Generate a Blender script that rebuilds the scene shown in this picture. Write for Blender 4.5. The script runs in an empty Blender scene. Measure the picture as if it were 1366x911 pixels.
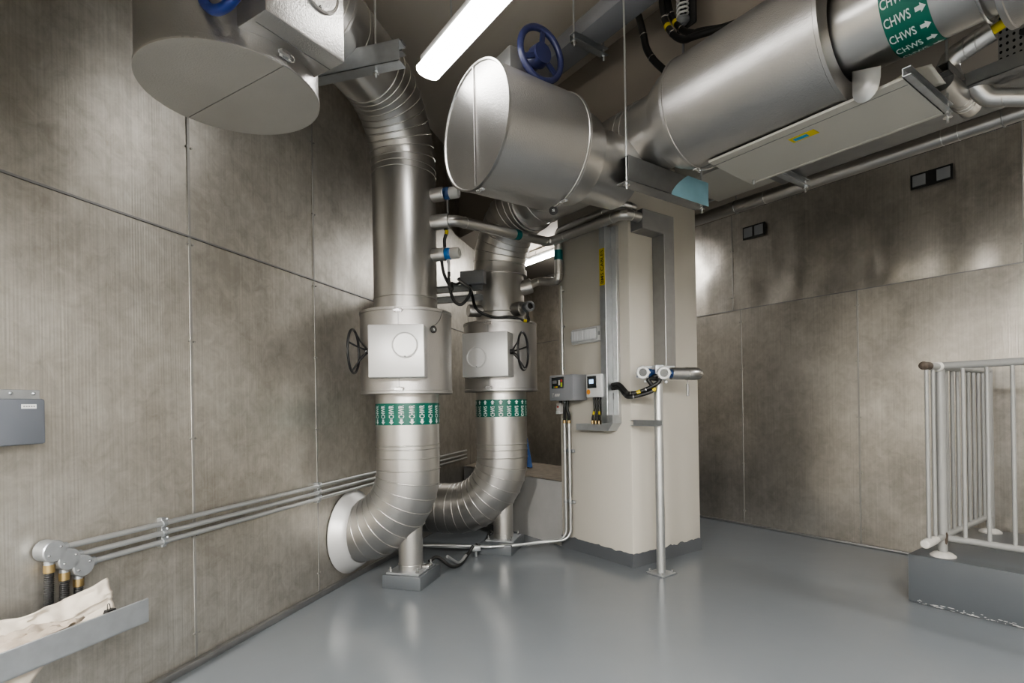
import bpy, bmesh, math, random
from mathutils import Vector, Matrix, noise
random.seed(7)
V = Vector
scene = bpy.context.scene
COL = scene.collection
PI = math.pi
Z = V((0, 0, 1))

# ---------------------------------------------------------------- room frames
OM = V((-.09, 4.55, 0)); T = V((.581, -.814, 0)).normalized(); L = V((.814, .581, 0)).normalized()
OW = V((-2.249, 0, 0)); a16 = math.radians(16)
S = V((math.sin(a16), math.cos(a16), 0)); N = V((math.cos(a16), -math.sin(a16), 0))
def PT(t, l, z): return OM + T*t + L*l + Z*z
def PW(s, n, z): return OW + S*s + N*n + Z*z
def frame(o, x, y, z=None):
    x = V(x).normalized(); y = V(y).normalized(); z = x.cross(y) if z is None else V(z)
    return Matrix(((x.x, y.x, z.x, o[0]), (x.y, y.y, z.y, o[1]), (x.z, y.z, z.z, o[2]), (0, 0, 0, 1)))
FT = frame(OM, T, L)          # local (t, l, z)
FW = frame(OW, N, S)          # local (n, s, z)
RW = 2.33                     # right wall at l = RW

# ---------------------------------------------------------------- materials
def nt(name):
    m = bpy.data.materials.new(name); m.use_nodes = True
    t = m.node_tree; b = t.nodes['Principled BSDF']
    return m, t, b
def node(t, typ, **kw):
    n = t.nodes.new(typ)
    for k, v in kw.items():
        if k in n.inputs: n.inputs[k].default_value = v
        else: setattr(n, k, v)
    return n
def simple(name, col, rough=.5, metal=0., spec=.5, bump=0., bscale=60., var=.06, vscale=4., emit=None, coat=0.):
    m, t, b = nt(name)
    geo = node(t, 'ShaderNodeNewGeometry')
    nz = node(t, 'ShaderNodeTexNoise', Scale=vscale, Detail=5.)
    t.links.new(geo.outputs['Position'], nz.inputs['Vector'])
    mx = node(t, 'ShaderNodeMix', data_type='RGBA')
    mx.inputs['A'].default_value = tuple(c*(1-var) for c in col)+(1,)
    mx.inputs['B'].default_value = tuple(min(1, c*(1+var)) for c in col)+(1,)
    t.links.new(nz.outputs['Fac'], mx.inputs['Factor'])
    t.links.new(mx.outputs['Result'], b.inputs['Base Color'])
    b.inputs['Roughness'].default_value = rough; b.inputs['Metallic'].default_value = metal
    b.inputs['Specular IOR Level'].default_value = spec
    b.inputs['Coat Weight'].default_value = coat
    if bump:
        n2 = node(t, 'ShaderNodeTexNoise', Scale=bscale, Detail=3.)
        t.links.new(geo.outputs['Position'], n2.inputs['Vector'])
        bp = node(t, 'ShaderNodeBump', Strength=bump, Distance=.004)
        t.links.new(n2.outputs['Fac'], bp.inputs['Height']); t.links.new(bp.outputs['Normal'], b.inputs['Normal'])
    if emit:
        b.inputs['Emission Color'].default_value = tuple(emit[:3])+(1,); b.inputs['Emission Strength'].default_value = emit[3]
    return m

def panel_mat(name, axis, col, dirt, seed, r0=.54, r1=.36):
    """rolled sheet metal: fine upright ribs, vertical brushing, cloudy staining"""
    m, t, b = nt(name); lk = t.links.new
    geo = node(t, 'ShaderNodeNewGeometry')
    dot = node(t, 'ShaderNodeVectorMath', operation='DOT_PRODUCT'); dot.inputs[1].default_value = axis
    lk(geo.outputs['Position'], dot.inputs[0])
    sep = node(t, 'ShaderNodeSeparateXYZ'); lk(geo.outputs['Position'], sep.inputs[0])
    comb = node(t, 'ShaderNodeCombineXYZ'); comb.inputs['Y'].default_value = seed
    lk(dot.outputs['Value'], comb.inputs['X'])
    mz = node(t, 'ShaderNodeMath', operation='MULTIPLY'); mz.inputs[1].default_value = .012
    lk(sep.outputs['Z'], mz.inputs[0]); lk(mz.outputs[0], comb.inputs['Z'])
    brush = node(t, 'ShaderNodeTexNoise', Scale=110., Detail=4.); lk(comb.outputs[0], brush.inputs['Vector'])
    cloud = node(t, 'ShaderNodeTexNoise', Scale=1.6, Detail=9., Roughness=.62); lk(geo.outputs['Position'], cloud.inputs['Vector'])
    fine = node(t, 'ShaderNodeTexNoise', Scale=14., Detail=8., Roughness=.7, Distortion=.6); lk(geo.outputs['Position'], fine.inputs['Vector'])
    rs = node(t, 'ShaderNodeMath', operation='MULTIPLY'); rs.inputs[1].default_value = 2*PI/.0125; lk(dot.outputs['Value'], rs.inputs[0])
    sn = node(t, 'ShaderNodeMath', operation='SINE'); lk(rs.outputs[0], sn.inputs[0])
    msk = node(t, 'ShaderNodeMapRange'); msk.inputs['From Min'].default_value = .46; msk.inputs['From Max'].default_value = .70
    lk(cloud.outputs['Fac'], msk.inputs['Value'])
    rib = node(t, 'ShaderNodeMath', operation='MULTIPLY'); lk(sn.outputs[0], rib.inputs[0]); lk(msk.outputs['Result'], rib.inputs[1])
    # colour
    mx = node(t, 'ShaderNodeMix', data_type='RGBA'); mx.inputs['A'].default_value = dirt+(1,); mx.inputs['B'].default_value = col+(1,)
    ad = node(t, 'ShaderNodeMath', operation='MULTIPLY_ADD'); ad.inputs[1].default_value = .62; lk(cloud.outputs['Fac'], ad.inputs[0])
    f2 = node(t, 'ShaderNodeMath', operation='MULTIPLY'); f2.inputs[1].default_value = .42; lk(fine.outputs['Fac'], f2.inputs[0]); lk(f2.outputs[0], ad.inputs[2])
    cr = node(t, 'ShaderNodeMapRange'); cr.inputs['From Min'].default_value = .39; cr.inputs['From Max'].default_value = .64
    lk(ad.outputs[0], cr.inputs['Value']); lk(cr.outputs['Result'], mx.inputs['Factor'])
    m2 = node(t, 'ShaderNodeMix', data_type='RGBA', blend_type='MULTIPLY'); m2.inputs['Factor'].default_value = .48
    br = node(t, 'ShaderNodeMapRange'); br.inputs['To Min'].default_value = .45; br.inputs['To Max'].default_value = 1.25
    lk(brush.outputs['Fac'], br.inputs['Value']); lk(mx.outputs['Result'], m2.inputs['A']); lk(br.outputs['Result'], m2.inputs['B'])
    lk(m2.outputs['Result'], b.inputs['Base Color'])
    b.inputs['Metallic'].default_value = .86
    rr = node(t, 'ShaderNodeMapRange'); rr.inputs['To Min'].default_value = r0; rr.inputs['To Max'].default_value = r1
    lk(ad.outputs[0], rr.inputs['Value']); lk(rr.outputs['Result'], b.inputs['Roughness'])
    hs = node(t, 'ShaderNodeMath', operation='MULTIPLY_ADD'); hs.inputs[1].default_value = .26; lk(rib.outputs[0], hs.inputs[0])
    bs = node(t, 'ShaderNodeMath', operation='MULTIPLY_ADD'); bs.inputs[1].default_value = .9; lk(brush.outputs['Fac'], bs.inputs[0])
    f3 = node(t, 'ShaderNodeMath', operation='MULTIPLY'); f3.inputs[1].default_value = .5; lk(fine.outputs['Fac'], f3.inputs[0]); lk(f3.outputs[0], bs.inputs[2])
    lk(bs.outputs[0], hs.inputs[2])
    bp = node(t, 'ShaderNodeBump', Strength=.32, Distance=.0025); lk(hs.outputs[0], bp.inputs['Height']); lk(bp.outputs['Normal'], b.inputs['Normal'])
    return m

def floor_mat():
    m, t, b = nt('floor_paint'); lk = t.links.new
    geo = node(t, 'ShaderNodeNewGeometry')
    big = node(t, 'ShaderNodeTexNoise', Scale=.9, Detail=6., Roughness=.6); lk(geo.outputs['Position'], big.inputs['Vector'])
    med = node(t, 'ShaderNodeTexNoise', Scale=6., Detail=6.); lk(geo.outputs['Position'], med.inputs['Vector'])
    mx = node(t, 'ShaderNodeMix', data_type='RGBA'); mx.inputs['A'].default_value = (.180, .197, .211, 1); mx.inputs['B'].default_value = (.225, .243, .258, 1)
    lk(big.outputs['Fac'], mx.inputs['Factor'])
    m2 = mx
    lk(m2.outputs['Result'], b.inputs['Base Color'])
    rr = node(t, 'ShaderNodeMapRange'); rr.inputs['To Min'].default_value = .13; rr.inputs['To Max'].default_value = .24
    lk(med.outputs['Fac'], rr.inputs['Value']); lk(rr.outputs['Result'], b.inputs['Roughness'])
    b.inputs['Specular IOR Level'].default_value = .55
    bp = node(t, 'ShaderNodeBump', Strength=.12, Distance=.01); lk(med.outputs['Fac'], bp.inputs['Height']); lk(bp.outputs['Normal'], b.inputs['Normal'])
    return m

def stucco_mat(name, col, rough):
    m, t, b = nt(name); lk = t.links.new
    geo = node(t, 'ShaderNodeNewGeometry')
    n1 = node(t, 'ShaderNodeTexNoise', Scale=170., Detail=2.); lk(geo.outputs['Position'], n1.inputs['Vector'])
    n2 = node(t, 'ShaderNodeTexNoise', Scale=3., Detail=6.); lk(geo.outputs['Position'], n2.inputs['Vector'])
    mx = node(t, 'ShaderNodeMix', data_type='RGBA'); mx.inputs['A'].default_value = tuple(c*.86 for c in col)+(1,); mx.inputs['B'].default_value = tuple(c*1.08 for c in col)+(1,)
    lk(n2.outputs['Fac'], mx.inputs['Factor']); lk(mx.outputs['Result'], b.inputs['Base Color'])
    b.inputs['Metallic'].default_value = .9; b.inputs['Roughness'].default_value = rough
    bp = node(t, 'ShaderNodeBump', Strength=.42, Distance=.003); lk(n1.outputs['Fac'], bp.inputs['Height']); lk(bp.outputs['Normal'], b.inputs['Normal'])
    return m

def perforated_mat():
    m, t, b = nt('perforated_steel'); lk = t.links.new
    geo = node(t, 'ShaderNodeNewGeometry')
    def cell(axis, p):
        d = node(t, 'ShaderNodeVectorMath', operation='DOT_PRODUCT'); d.inputs[1].default_value = axis; lk(geo.outputs['Position'], d.inputs[0])
        k = node(t, 'ShaderNodeMath', operation='MULTIPLY'); k.inputs[1].default_value = 2*PI/p; lk(d.outputs['Value'], k.inputs[0])
        s = node(t, 'ShaderNodeMath', operation='SINE'); lk(k.outputs[0], s.inputs[0]); return s
    a, c = cell(T, .022), cell(Z, .03)
    ml = node(t, 'ShaderNodeMath', operation='ADD'); lk(a.outputs[0], ml.inputs[0]); lk(c.outputs[0], ml.inputs[1])
    gt = node(t, 'ShaderNodeMath', operation='GREATER_THAN'); gt.inputs[1].default_value = 1.1; lk(ml.outputs[0], gt.inputs[0])
    mx = node(t, 'ShaderNodeMix', data_type='RGBA'); mx.inputs['A'].default_value = (.3, .3, .3, 1); mx.inputs['B'].default_value = (.005, .005, .005, 1)
    lk(gt.outputs[0], mx.inputs['Factor']); lk(mx.outputs['Result'], b.inputs['Base Color'])
    b.inputs['Roughness'].default_value = .5; b.inputs['Metallic'].default_value = .6
    return m

M = dict(
    panelL=panel_mat('sheet_panel_left', S, (.67, .645, .595), (.415, .39, .345), 1.3, .56, .33),
    panelR=panel_mat('sheet_panel_right', T, (.69, .66, .61), (.425, .40, .36), 4.1, .44, .22),
    floor=floor_mat(),
    clad=simple('pipe_cladding', (.53, .52, .505), .33, .95, bump=.05, bscale=40, var=.05),
    bead=simple('cladding_bead', (.74, .73, .71), .3, .95),
    stucco=stucco_mat('stucco_cladding', (.49, .48, .47), .34),
    cap=stucco_mat('stucco_cap', (.64, .625, .60), .5),
    white_alu=simple('plain_sheet_cover', (.74, .735, .725), .42, .55, bump=.06, bscale=160),
    galv=simple('galvanised_steel', (.50, .52, .54), .42, .85, var=.16, vscale=22),
    strip=simple('weathered_strip', (.36, .35, .33), .45, .7, var=.3, vscale=9),
    galv_dark=simple('dark_galvanised_steel', (.30, .30, .30), .42, .8, var=.15, vscale=16),
    zinc=simple('zinc_conduit', (.62, .63, .63), .36, .85, var=.08, vscale=20),
    chrome=simple('bright_zinc', (.72, .72, .72), .25, 1.),
    paint=simple('cream_paint', (.66, .62, .545), .5, 0, bump=.10, bscale=9, var=.03, vscale=1.2),
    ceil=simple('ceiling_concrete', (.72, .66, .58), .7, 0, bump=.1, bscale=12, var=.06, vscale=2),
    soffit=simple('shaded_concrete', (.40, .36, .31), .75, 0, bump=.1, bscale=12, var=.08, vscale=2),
    concrete=simple('rough_concrete', (.40, .395, .385), .7, 0, bump=.3, bscale=14, var=.22, vscale=3.5),
    dusty=simple('dusty_concrete', (.20, .17, .135), .85, 0, bump=.5, bscale=30, var=.45, vscale=16),
    skirt=simple('skirting_paint', (.105, .112, .12), .42, 0, var=.06),
    plinth=simple('grey_plinth_paint', (.11, .12, .13), .33, 0, bump=.1, bscale=14, var=.08),
    scuff=simple('pale_scuff', (.55, .55, .54), .8, 0, var=.3, vscale=40),
    green=simple('green_band', (.0, .115, .082), .38, 0, var=.03),
    teal=simple('teal_band', (.0, .11, .115), .42, 0, var=.03),
    lettering=simple('white_lettering', (.80, .84, .82), .5, 0, var=.02),
    black=simple('black_rubber', (.013, .013, .013), .45, 0),
    blackpl=simple('black_plastic', (.02, .02, .021), .35, 0),
    blue=simple('blue_paint', (.01, .03, .17), .4, 0),
    wheelblue=simple('navy_wheel_paint', (.016, .02, .065), .42, 0),
    bluepl=simple('blue_casting', (.01, .14, .42), .35, 0),
    bluedk=simple('dark_blue_casting', (.012, .045, .14), .35, 0),
    film=simple('pale_blue_film', (.34, .58, .68), .3, 0, bump=.3, bscale=16, var=.12, vscale=9),
    white=simple('white_plastic', (.74, .74, .73), .4, 0, var=.02),
    offwhite=simple('offwhite_plastic', (.60, .59, .56), .45, 0, var=.03),
    lens=simple('ribbed_lens', (.70, .71, .72), .18, 0, bump=.2, bscale=90),
    greypl=simple('grey_plastic', (.20, .205, .215), .45, 0, var=.03),
    midgrey=simple('mid_grey_enclosure', (.26, .265, .28), .42, 0, var=.03),
    greybox=simple('slate_enclosure', (.13, .14, .16), .5, 0, var=.05),
    dark=simple('dark_display', (.02, .025, .027), .25, 0),
    lcd=simple('lit_display', (.3, .5, .7), .3, 0, emit=(.45, .68, 1., .8)),
    red=simple('red_key', (.45, .03, .02), .4, 0), yellow=simple('yellow_tape', (.62, .50, .02), .45, 0),
    lime=simple('lime_key', (.45, .60, .05), .4, 0), orange=simple('orange_sticker', (.80, .33, .05), .45, 0),
    grn=simple('green_key', (.03, .3, .08), .4, 0), brass=simple('brass_gland', (.42, .31, .15), .35, .9),
    paper=simple('masking_paper', (.66, .59, .50), .85, 0, bump=.45, bscale=14, var=.1, vscale=9),
    paperdk=simple('stained_paper', (.40, .34, .28), .9, 0, bump=.45, bscale=20, var=.3, vscale=12),
    rail=simple('grey_rail_paint', (.31, .31, .30), .38, 0.1, var=.06, vscale=14),
    pale=simple('weld_primer', (.60, .58, .54), .7, 0, var=.2, vscale=40),
    rust=simple('rust_brown', (.075, .058, .045), .8, 0, var=.4, vscale=60),
    traypan=simple('cream_tray_panel', (.52, .50, .45), .5, 0.1, var=.04, vscale=3),
    batten=simple('batten_body', (.75, .75, .74), .4, 0),
    seam=simple('seam_gap', (.05, .047, .042), .6, .3),
    bag=simple('blue_bag_film', (.05, .13, .36), .4, 0, var=.35, vscale=30),
    perf=perforated_mat(), cyan=simple('cyan_sticker', (.03, .28, .48), .45, 0),
)
def glow(name, strength):
    m, t, b = nt(name)
    b.inputs['Base Color'].default_value = (.9, .9, .9, 1); b.inputs['Roughness'].default_value = .4
    b.inputs['Emission Color'].default_value = (1., .98, .945, 1); b.inputs['Emission Strength'].default_value = strength
    nz = node(t, 'ShaderNodeTexNoise', Scale=2.)
    mr = node(t, 'ShaderNodeMapRange'); mr.inputs['To Min'].default_value = strength*.97; mr.inputs['To Max'].default_value = strength*1.03
    t.links.new(nz.outputs['Fac'], mr.inputs['Value']); t.links.new(mr.outputs['Result'], b.inputs['Emission Strength'])
    return m
GLOW = 11.
M['glow'] = glow('lit_diffuser', GLOW)
M['glow_room'] = glow('lit_diffuser_behind', 48.)
M['glow_far'] = glow('lit_diffuser_dimmer', 40.)
M['glow_left'] = glow('lit_diffuser_left', 195.)
M['glow_fill'] = glow('lit_diffuser_fill', 440.)

# ---------------------------------------------------------------- mesh helpers (world coordinates)
def BM(): return bmesh.new()
def box(bm, F, lo, hi, bev=0., seg=2):
    lo, hi = [min(a, b) for a, b in zip(lo, hi)], [max(a, b) for a, b in zip(lo, hi)]
    vs = [bm.verts.new(F @ V((x, y, z))) for z in (lo[2], hi[2]) for y in (lo[1], hi[1]) for x in (lo[0], hi[0])]
    fs = [bm.faces.new([vs[i] for i in q]) for q in ((0, 2, 3, 1), (4, 5, 7, 6), (0, 1, 5, 4), (2, 6, 7, 3), (0, 4, 6, 2), (1, 3, 7, 5))]
    if bev:
        es = list({e for f in fs for e in f.edges})
        bmesh.ops.bevel(bm, geom=es, offset=bev, segments=seg, affect='EDGES', profile=.5)
    return bm
def prism(bm, F, poly, z0, z1):
    a = [bm.verts.new(F @ V((x, y, z0))) for x, y in poly]; b = [bm.verts.new(F @ V((x, y, z1))) for x, y in poly]
    n = len(poly); fs = [bm.faces.new(a[::-1]), bm.faces.new(b)]
    for i in range(n): fs.append(bm.faces.new((a[i], a[(i+1) % n], b[(i+1) % n], b[i])))
    bmesh.ops.recalc_face_normals(bm, faces=fs); return bm
def perp(d):
    d = V(d).normalized(); u = Z if abs(d.z) < .95 else V((1, 0, 0))
    a = d.cross(u).normalized(); return a, d.cross(a).normalized()
def tube(bm, pts, r, seg=16, caps=True, closed=False):
    pts = [V(p) for p in pts]; n = len(pts); rs = r if isinstance(r, (list, tuple)) else [r]*n
    tan = []
    for i in range(n):
        if closed: d = pts[(i+1) % n]-pts[i-1]
        else: d = (pts[min(i+1, n-1)]-pts[i]).normalized() + (pts[i]-pts[max(i-1, 0)]).normalized()
        tan.append(d.normalized())
    a, b = perp(tan[0]); rings = []
    for i in range(n):
        if i:
            q = tan[i-1].rotation_difference(tan[i]); a = (q @ a).normalized(); b = tan[i].cross(a).normalized()
            if a.dot(tan[i]) > 1e-4: a = (a - tan[i]*a.dot(tan[i])).normalized()
        else: b = tan[0].cross(a).normalized()
        k = 1.
        if 0 < i < n-1 and not closed:
            c = (pts[i+1]-pts[i]).normalized().dot((pts[i]-pts[i-1]).normalized()); k = 1/max(.5, math.sqrt(max(.05, (1+c)/2)))
        u = a; bend = None
        if k > 1.001:
            bend = ((pts[i+1]-pts[i]).normalized()-(pts[i]-pts[i-1]).normalized()).normalized()
        ring = []
        for j in range(seg):
            o = (a*math.cos(2*PI*j/seg)+b*math.sin(2*PI*j/seg))*rs[i]
            if bend is not None: o += bend*(o.dot(bend)*(k-1))
            ring.append(bm.verts.new(pts[i]+o))
        rings.append(ring)
    for i in range(n if closed else n-1):
        p, q = rings[i], rings[(i+1) % n]
        off = 0
        if closed and i == n-1:
            off = min(range(seg), key=lambda o: (q[o].co-p[0].co).length)
        for j in range(seg): bm.faces.new((p[j], p[(j+1) % seg], q[(j+1+off) % seg], q[(j+off) % seg]))
    if caps and not closed: bm.faces.new(rings[0][::-1]); bm.faces.new(rings[-1])
    return bm
def cyl(bm, p0, p1, r, r2=None, seg=32): return tube(bm, [p0, p1], [r, r if r2 is None else r2], seg)
def lathe(bm, c, axis, prof, seg=48):
    """prof: list of (radius, height along axis); radius 0 closes to a point"""
    a, b = perp(axis); ax = V(axis).normalized(); c = V(c); rings = []
    for r, h in prof:
        if r < 1e-6: rings.append([bm.verts.new(c+ax*h)])
        else: rings.append([bm.verts.new(c+ax*h+(a*math.cos(2*PI*j/seg)+b*math.sin(2*PI*j/seg))*r) for j in range(seg)])
    fs = []
    for p, q in zip(rings, rings[1:]):
        for j in range(seg):
            k = (j+1) % seg
            if len(p) == 1 and len(q) > 1: fs.append(bm.faces.new((p[0], q[k], q[j])))
            elif len(q) == 1 and len(p) > 1: fs.append(bm.faces.new((p[j], p[k], q[0])))
            elif len(p) > 1: fs.append(bm.faces.new((p[j], p[k], q[k], q[j])))
    bmesh.ops.recalc_face_normals(bm, faces=fs)
    return bm
def torus(bm, c, axis, R, r, seg=48, s2=10, a0=0., a1=2*PI):
    a, b = perp(axis); c = V(c); full = abs(a1-a0-2*PI) < 1e-6
    n = seg if full else seg+1
    return tube(bm, [c+(a*math.cos(a0+(a1-a0)*i/seg)+b*math.sin(a0+(a1-a0)*i/seg))*R for i in range(n)], r, s2, True, full)
def fillet(pts, R, n=8):
    pts = [V(p) for p in pts]; out = [pts[0]]
    for i in range(1, len(pts)-1):
        d0 = (pts[i-1]-pts[i]); d1 = (pts[i+1]-pts[i]); l0, l1 = d0.length, d1.length; d0.normalize(); d1.normalize()
        ang = d0.angle(d1)
        if ang > PI-.02: out.append(pts[i]); continue
        rr = R[i-1] if isinstance(R, (list, tuple)) else R
        tl = min(rr/math.tan(ang/2), .48*l0, .48*l1); rr = tl*math.tan(ang/2)
        c = pts[i]+(d0+d1).normalized()*(rr/math.sin(ang/2)); p0 = pts[i]+d0*tl; p1 = pts[i]+d1*tl
        v0, v1 = p0-c, p1-c; w = v0.angle(v1)
        for k in range(n+1):
            f = k/n; out.append(c+(v0*math.sin((1-f)*w)+v1*math.sin(f*w))/math.sin(w))
    out.append(pts[-1]); return out
def spline(pts, n=8):
    pts = [V(p) for p in pts]; P = [pts[0]*2-pts[1]]+pts+[pts[-1]*2-pts[-2]]; out = []
    for i in range(1, len(P)-2):
        p0, p1, p2, p3 = P[i-1:i+3]
        for k in range(n):
            t = k/n; out.append(.5*((2*p1)+(p2-p0)*t+(2*p0-5*p1+4*p2-p3)*t*t+(3*p1-p0-3*p2+p3)*t**3))
    out.append(pts[-1]); return out
def sphere(bm, c, r, u=16, v=10): bmesh.ops.create_uvsphere(bm, u_segments=u, v_segments=v, radius=r, matrix=Matrix.Translation(c)); return bm
def sheet(bm, fn, nu, nv, thick=0.):
    g = [[bm.verts.new(fn(i/nu, j/nv)) for j in range(nv+1)] for i in range(nu+1)]
    for i in range(nu):
        for j in range(nv): bm.faces.new((g[i][j], g[i+1][j], g[i+1][j+1], g[i][j+1]))
    return bm
_fc = {}
def glyphs(text):
    if text in _fc: return _fc[text]
    cu = bpy.data.curves.new('lettering_source', 'FONT'); cu.body = text; cu.size = 1.; cu.resolution_u = 3; cu.offset = .014
    ob = bpy.data.objects.new('lettering_source', cu); COL.objects.link(ob)
    bpy.context.view_layer.update()
    me = ob.evaluated_get(bpy.context.evaluated_depsgraph_get()).to_mesh()
    vs = [(v.co.x, v.co.y) for v in me.vertices]; fs = [tuple(p.vertices) for p in me.polygons]
    bpy.data.objects.remove(ob); bpy.data.curves.remove(cu)
    x0, x1 = min(v[0] for v in vs), max(v[0] for v in vs); y0, y1 = min(v[1] for v in vs), max(v[1] for v in vs)
    _fc[text] = ([((x-x0)/(x1-x0), (y-y0)/(y1-y0)) for x, y in vs], fs); return _fc[text]
def letters(bm, text, w, h, mp):
    vs, fs = glyphs(text); bv = [bm.verts.new(mp(x*w, y*h)) for x, y in vs]
    for f in fs:
        try: bm.faces.new([bv[i] for i in f])
        except ValueError: pass
    return bm
def flat(bm, poly, mp):
    bm.faces.new([bm.verts.new(mp(x, y)) for x, y in poly]); return bm

# ---------------------------------------------------------------- object helpers
def wloc(o):
    p = V((0, 0, 0))
    while o: p += o.location; o = o.parent
    return p
def obj(name, bm, mat, parent=None, label=None, sharp=35, solid=0.):
    bm.normal_update()
    if parent is not None: org = wloc(parent)
    else:
        xs = [v.co for v in bm.verts]
        org = V(((min(c.x for c in xs)+max(c.x for c in xs))/2, (min(c.y for c in xs)+max(c.y for c in xs))/2, min(c.z for c in xs)))
    bmesh.ops.translate(bm, verts=bm.verts, vec=-org)
    me = bpy.data.meshes.new(name); bm.to_mesh(me); bm.free()
    for p in me.polygons: p.use_smooth = True
    me.set_sharp_from_angle(angle=math.radians(sharp))
    me.materials.append(M[mat] if isinstance(mat, str) else mat)
    o = bpy.data.objects.new(name, me); COL.objects.link(o)
    if parent is not None: o.parent = parent
    else: o.location = org
    if label: o['label'] = label
    if solid:
        md = o.modifiers.new('thickness', 'SOLIDIFY'); md.thickness = solid; md.offset = 0
    return o
def thing(name, loc, label, cat, group=None):
    o = bpy.data.objects.new(name, None); o.empty_display_size = .1; COL.objects.link(o); o.location = loc
    return tag(o, label, cat, group)
def tag(o, label, cat, group=None):
    o['label'] = label; o['category'] = cat
    if group: o['group'] = group
    return o
def struct(name, bm, mat, parent=None, sharp=35):
    o = obj(name, bm, mat, parent, sharp=sharp)
    if parent is None: o['kind'] = 'structure'
    return o

# ================================================================= THE ROOM
def isect(p, d, q, e):
    c = d.x*e.y-d.y*e.x; k = ((q.x-p.x)*e.y-(q.y-p.y)*e.x)/c; return p+d*k
BC = isect(PW(0, 0, 0), S, PT(0, RW, 0), T)              # far corner of the two metal walls
ROOM = [BC, PW(-3, 0, 0), PT(6.5, -4.2, 0), PT(6.5, RW, 0)]
s_bc = (BC-OW).dot(S); t_bc = (BC-OM).dot(T)
I4 = Matrix.Identity(4)
HC, LC = 3.9, 3.05                                       # ceiling heights
pw43 = isect(PT(0, .43, 0), T, PW(0, 0, 0), S); t43 = (pw43-OM).dot(T)

bm = BM(); prism(bm, I4, [(p.x, p.y) for p in ROOM], -.1, 0); struct('floor', bm, 'floor')
bm = BM(); prism(bm, I4, [(p.x, p.y) for p in (pw43, PW(-3, 0, 0), PT(6.5, -4.2, 0), PT(6.5, .43, 0))], HC, HC+.1); struct('ceiling', bm, 'ceil')
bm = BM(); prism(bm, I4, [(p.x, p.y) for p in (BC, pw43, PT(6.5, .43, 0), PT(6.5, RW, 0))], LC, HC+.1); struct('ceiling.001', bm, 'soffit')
# walls behind the camera
bm = BM()
for a, b in ((ROOM[1], ROOM[2]), (ROOM[2], ROOM[3])):
    d = (b-a).normalized(); nn = Z.cross(d)
    prism(bm, I4, [tuple((p)[:2]) for p in (a, b, b-nn*.1, a-nn*.1)], 0, HC)
struct('wall_rear', bm, 'paint')

def sheet_wall(name, F, us, rows, mat, amp, seed, sign):
    """backing wall with individually dished sheet panels, cover strips and screws; F local (depth, u, z)"""
    u0, u1 = us[0][0], us[0][-1]
    bm = BM(); box(bm, F, (-.15*sign, u0, 0), (-.055*sign, u1, rows[-1][1])); w = struct(name, bm, 'seam')
    for r, (z0, z1) in enumerate(rows):
        ul = us[r]
        for k in range(len(ul)-1):
            a, b = ul[k]+.003, ul[k+1]-.003
            if b-a < .05: continue
            nu, nv = max(4, int((b-a)/.05)), max(4, int((z1-z0)/.05))
            def fn(i, j, a=a, b=b):
                u = a+(b-a)*i; z = z0+.003+(z1-z0-.006)*j
                e = min(i, 1-i, j, 1-j)*2
                d = noise.noise(V((u*1.7+seed, z*1.3, k*3.7+r*9.1)))*amp[r]+noise.noise(V((u*4.5, z*3.2+seed, k*1.7)))*amp[r]*.4
                if r == 1: d += amp[r]*1.5*math.exp(-(z-z0)*4.5)*noise.noise(V((u*5.1+seed, 1.3, 0)))
                return F @ V((sign*d*min(1, .35+e*2), u, z))
            bm = BM(); sheet(bm, fn, nu, nv)
            bmesh.ops.recalc_face_normals(bm, faces=bm.faces)
            f = bm.faces[:] [0]; f.normal_update()
            if f.normal.dot((F.to_3x3() @ V((sign, 0, 0)))) < 0: bmesh.ops.reverse_faces(bm, faces=bm.faces)
            obj('wall_panel', bm, mat, w, sharp=60)
    return w
def strips(F, w, vs, hs, sign, mat='strip'):
    for u, z0, z1, wd in vs:
        bm = BM(); box(bm, F, (.0, u-wd/2, z0), (sign*.004, u+wd/2, z1), .0015, 1)
        z = z0+.12
        while z < z1:
            for du in (-.012, .014):
                cyl(bm, F @ V((0, u+du, z)), F @ V((sign*.009, u+du, z)), .005, seg=8)
            z += .46
        obj('cover_strip', bm, mat, w)
    for u0, u1, z in hs:
        bm = BM(); box(bm, F, (0, u0, z-.004), (sign*.006, u1, z+.004)); obj('lap_joint', bm, 'galv_dark', w)

# left wall: seams every 0.93 m
ls = [-3]+[2.66-.93*k for k in range(5, 0, -1)]+[2.66, 3.6, 4.53, 5.45, 6.4, 7.3, s_bc]
ls = sorted(x for x in ls if x >= -3)
wl = sheet_wall('wall_left', FW, [ls, ls], [(0, 2.025), (2.025, HC)], 'panelL', (.004, .007), 2.2, 1)
strips(FW, wl, [(2.66, .03, HC, .016), (3.6, .03, HC, .012), (4.53, 0, HC, .012), (1.73, 0, HC, .012)], [(-3, s_bc, 2.027)], 1)
# right wall: local frame (depth = -l, u = t)
FR = frame(PT(0, RW, 0), -L, -T); FR = frame(PT(0, RW, 0), L, T)      # x = l outward of the room, y = t
FR[0][2], FR[1][2], FR[2][2] = 0, 0, 1
r0, r1 = t_bc, 6.5
wr = sheet_wall('wall_right', FR, [[r0, -1.3, -.25, .77, 1.8, 2.83, 3.86, 4.9, r1], [r0, -1.45, -.4, .687, 2.817, 4.4, r1]], [(0, 2.105), (2.105, LC)], 'panelR', (.010, .032), 5.7, -1)
strips(FR, wr, [(.77, .02, 2.1, .012), (1.8, .02, 2.1, .014), (2.83, .02, 2.1, .012), (.687, 2.11, LC, .012), (2.817, 2.11, LC, .012)], [(r0, r1, 2.105)], -1)

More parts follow.
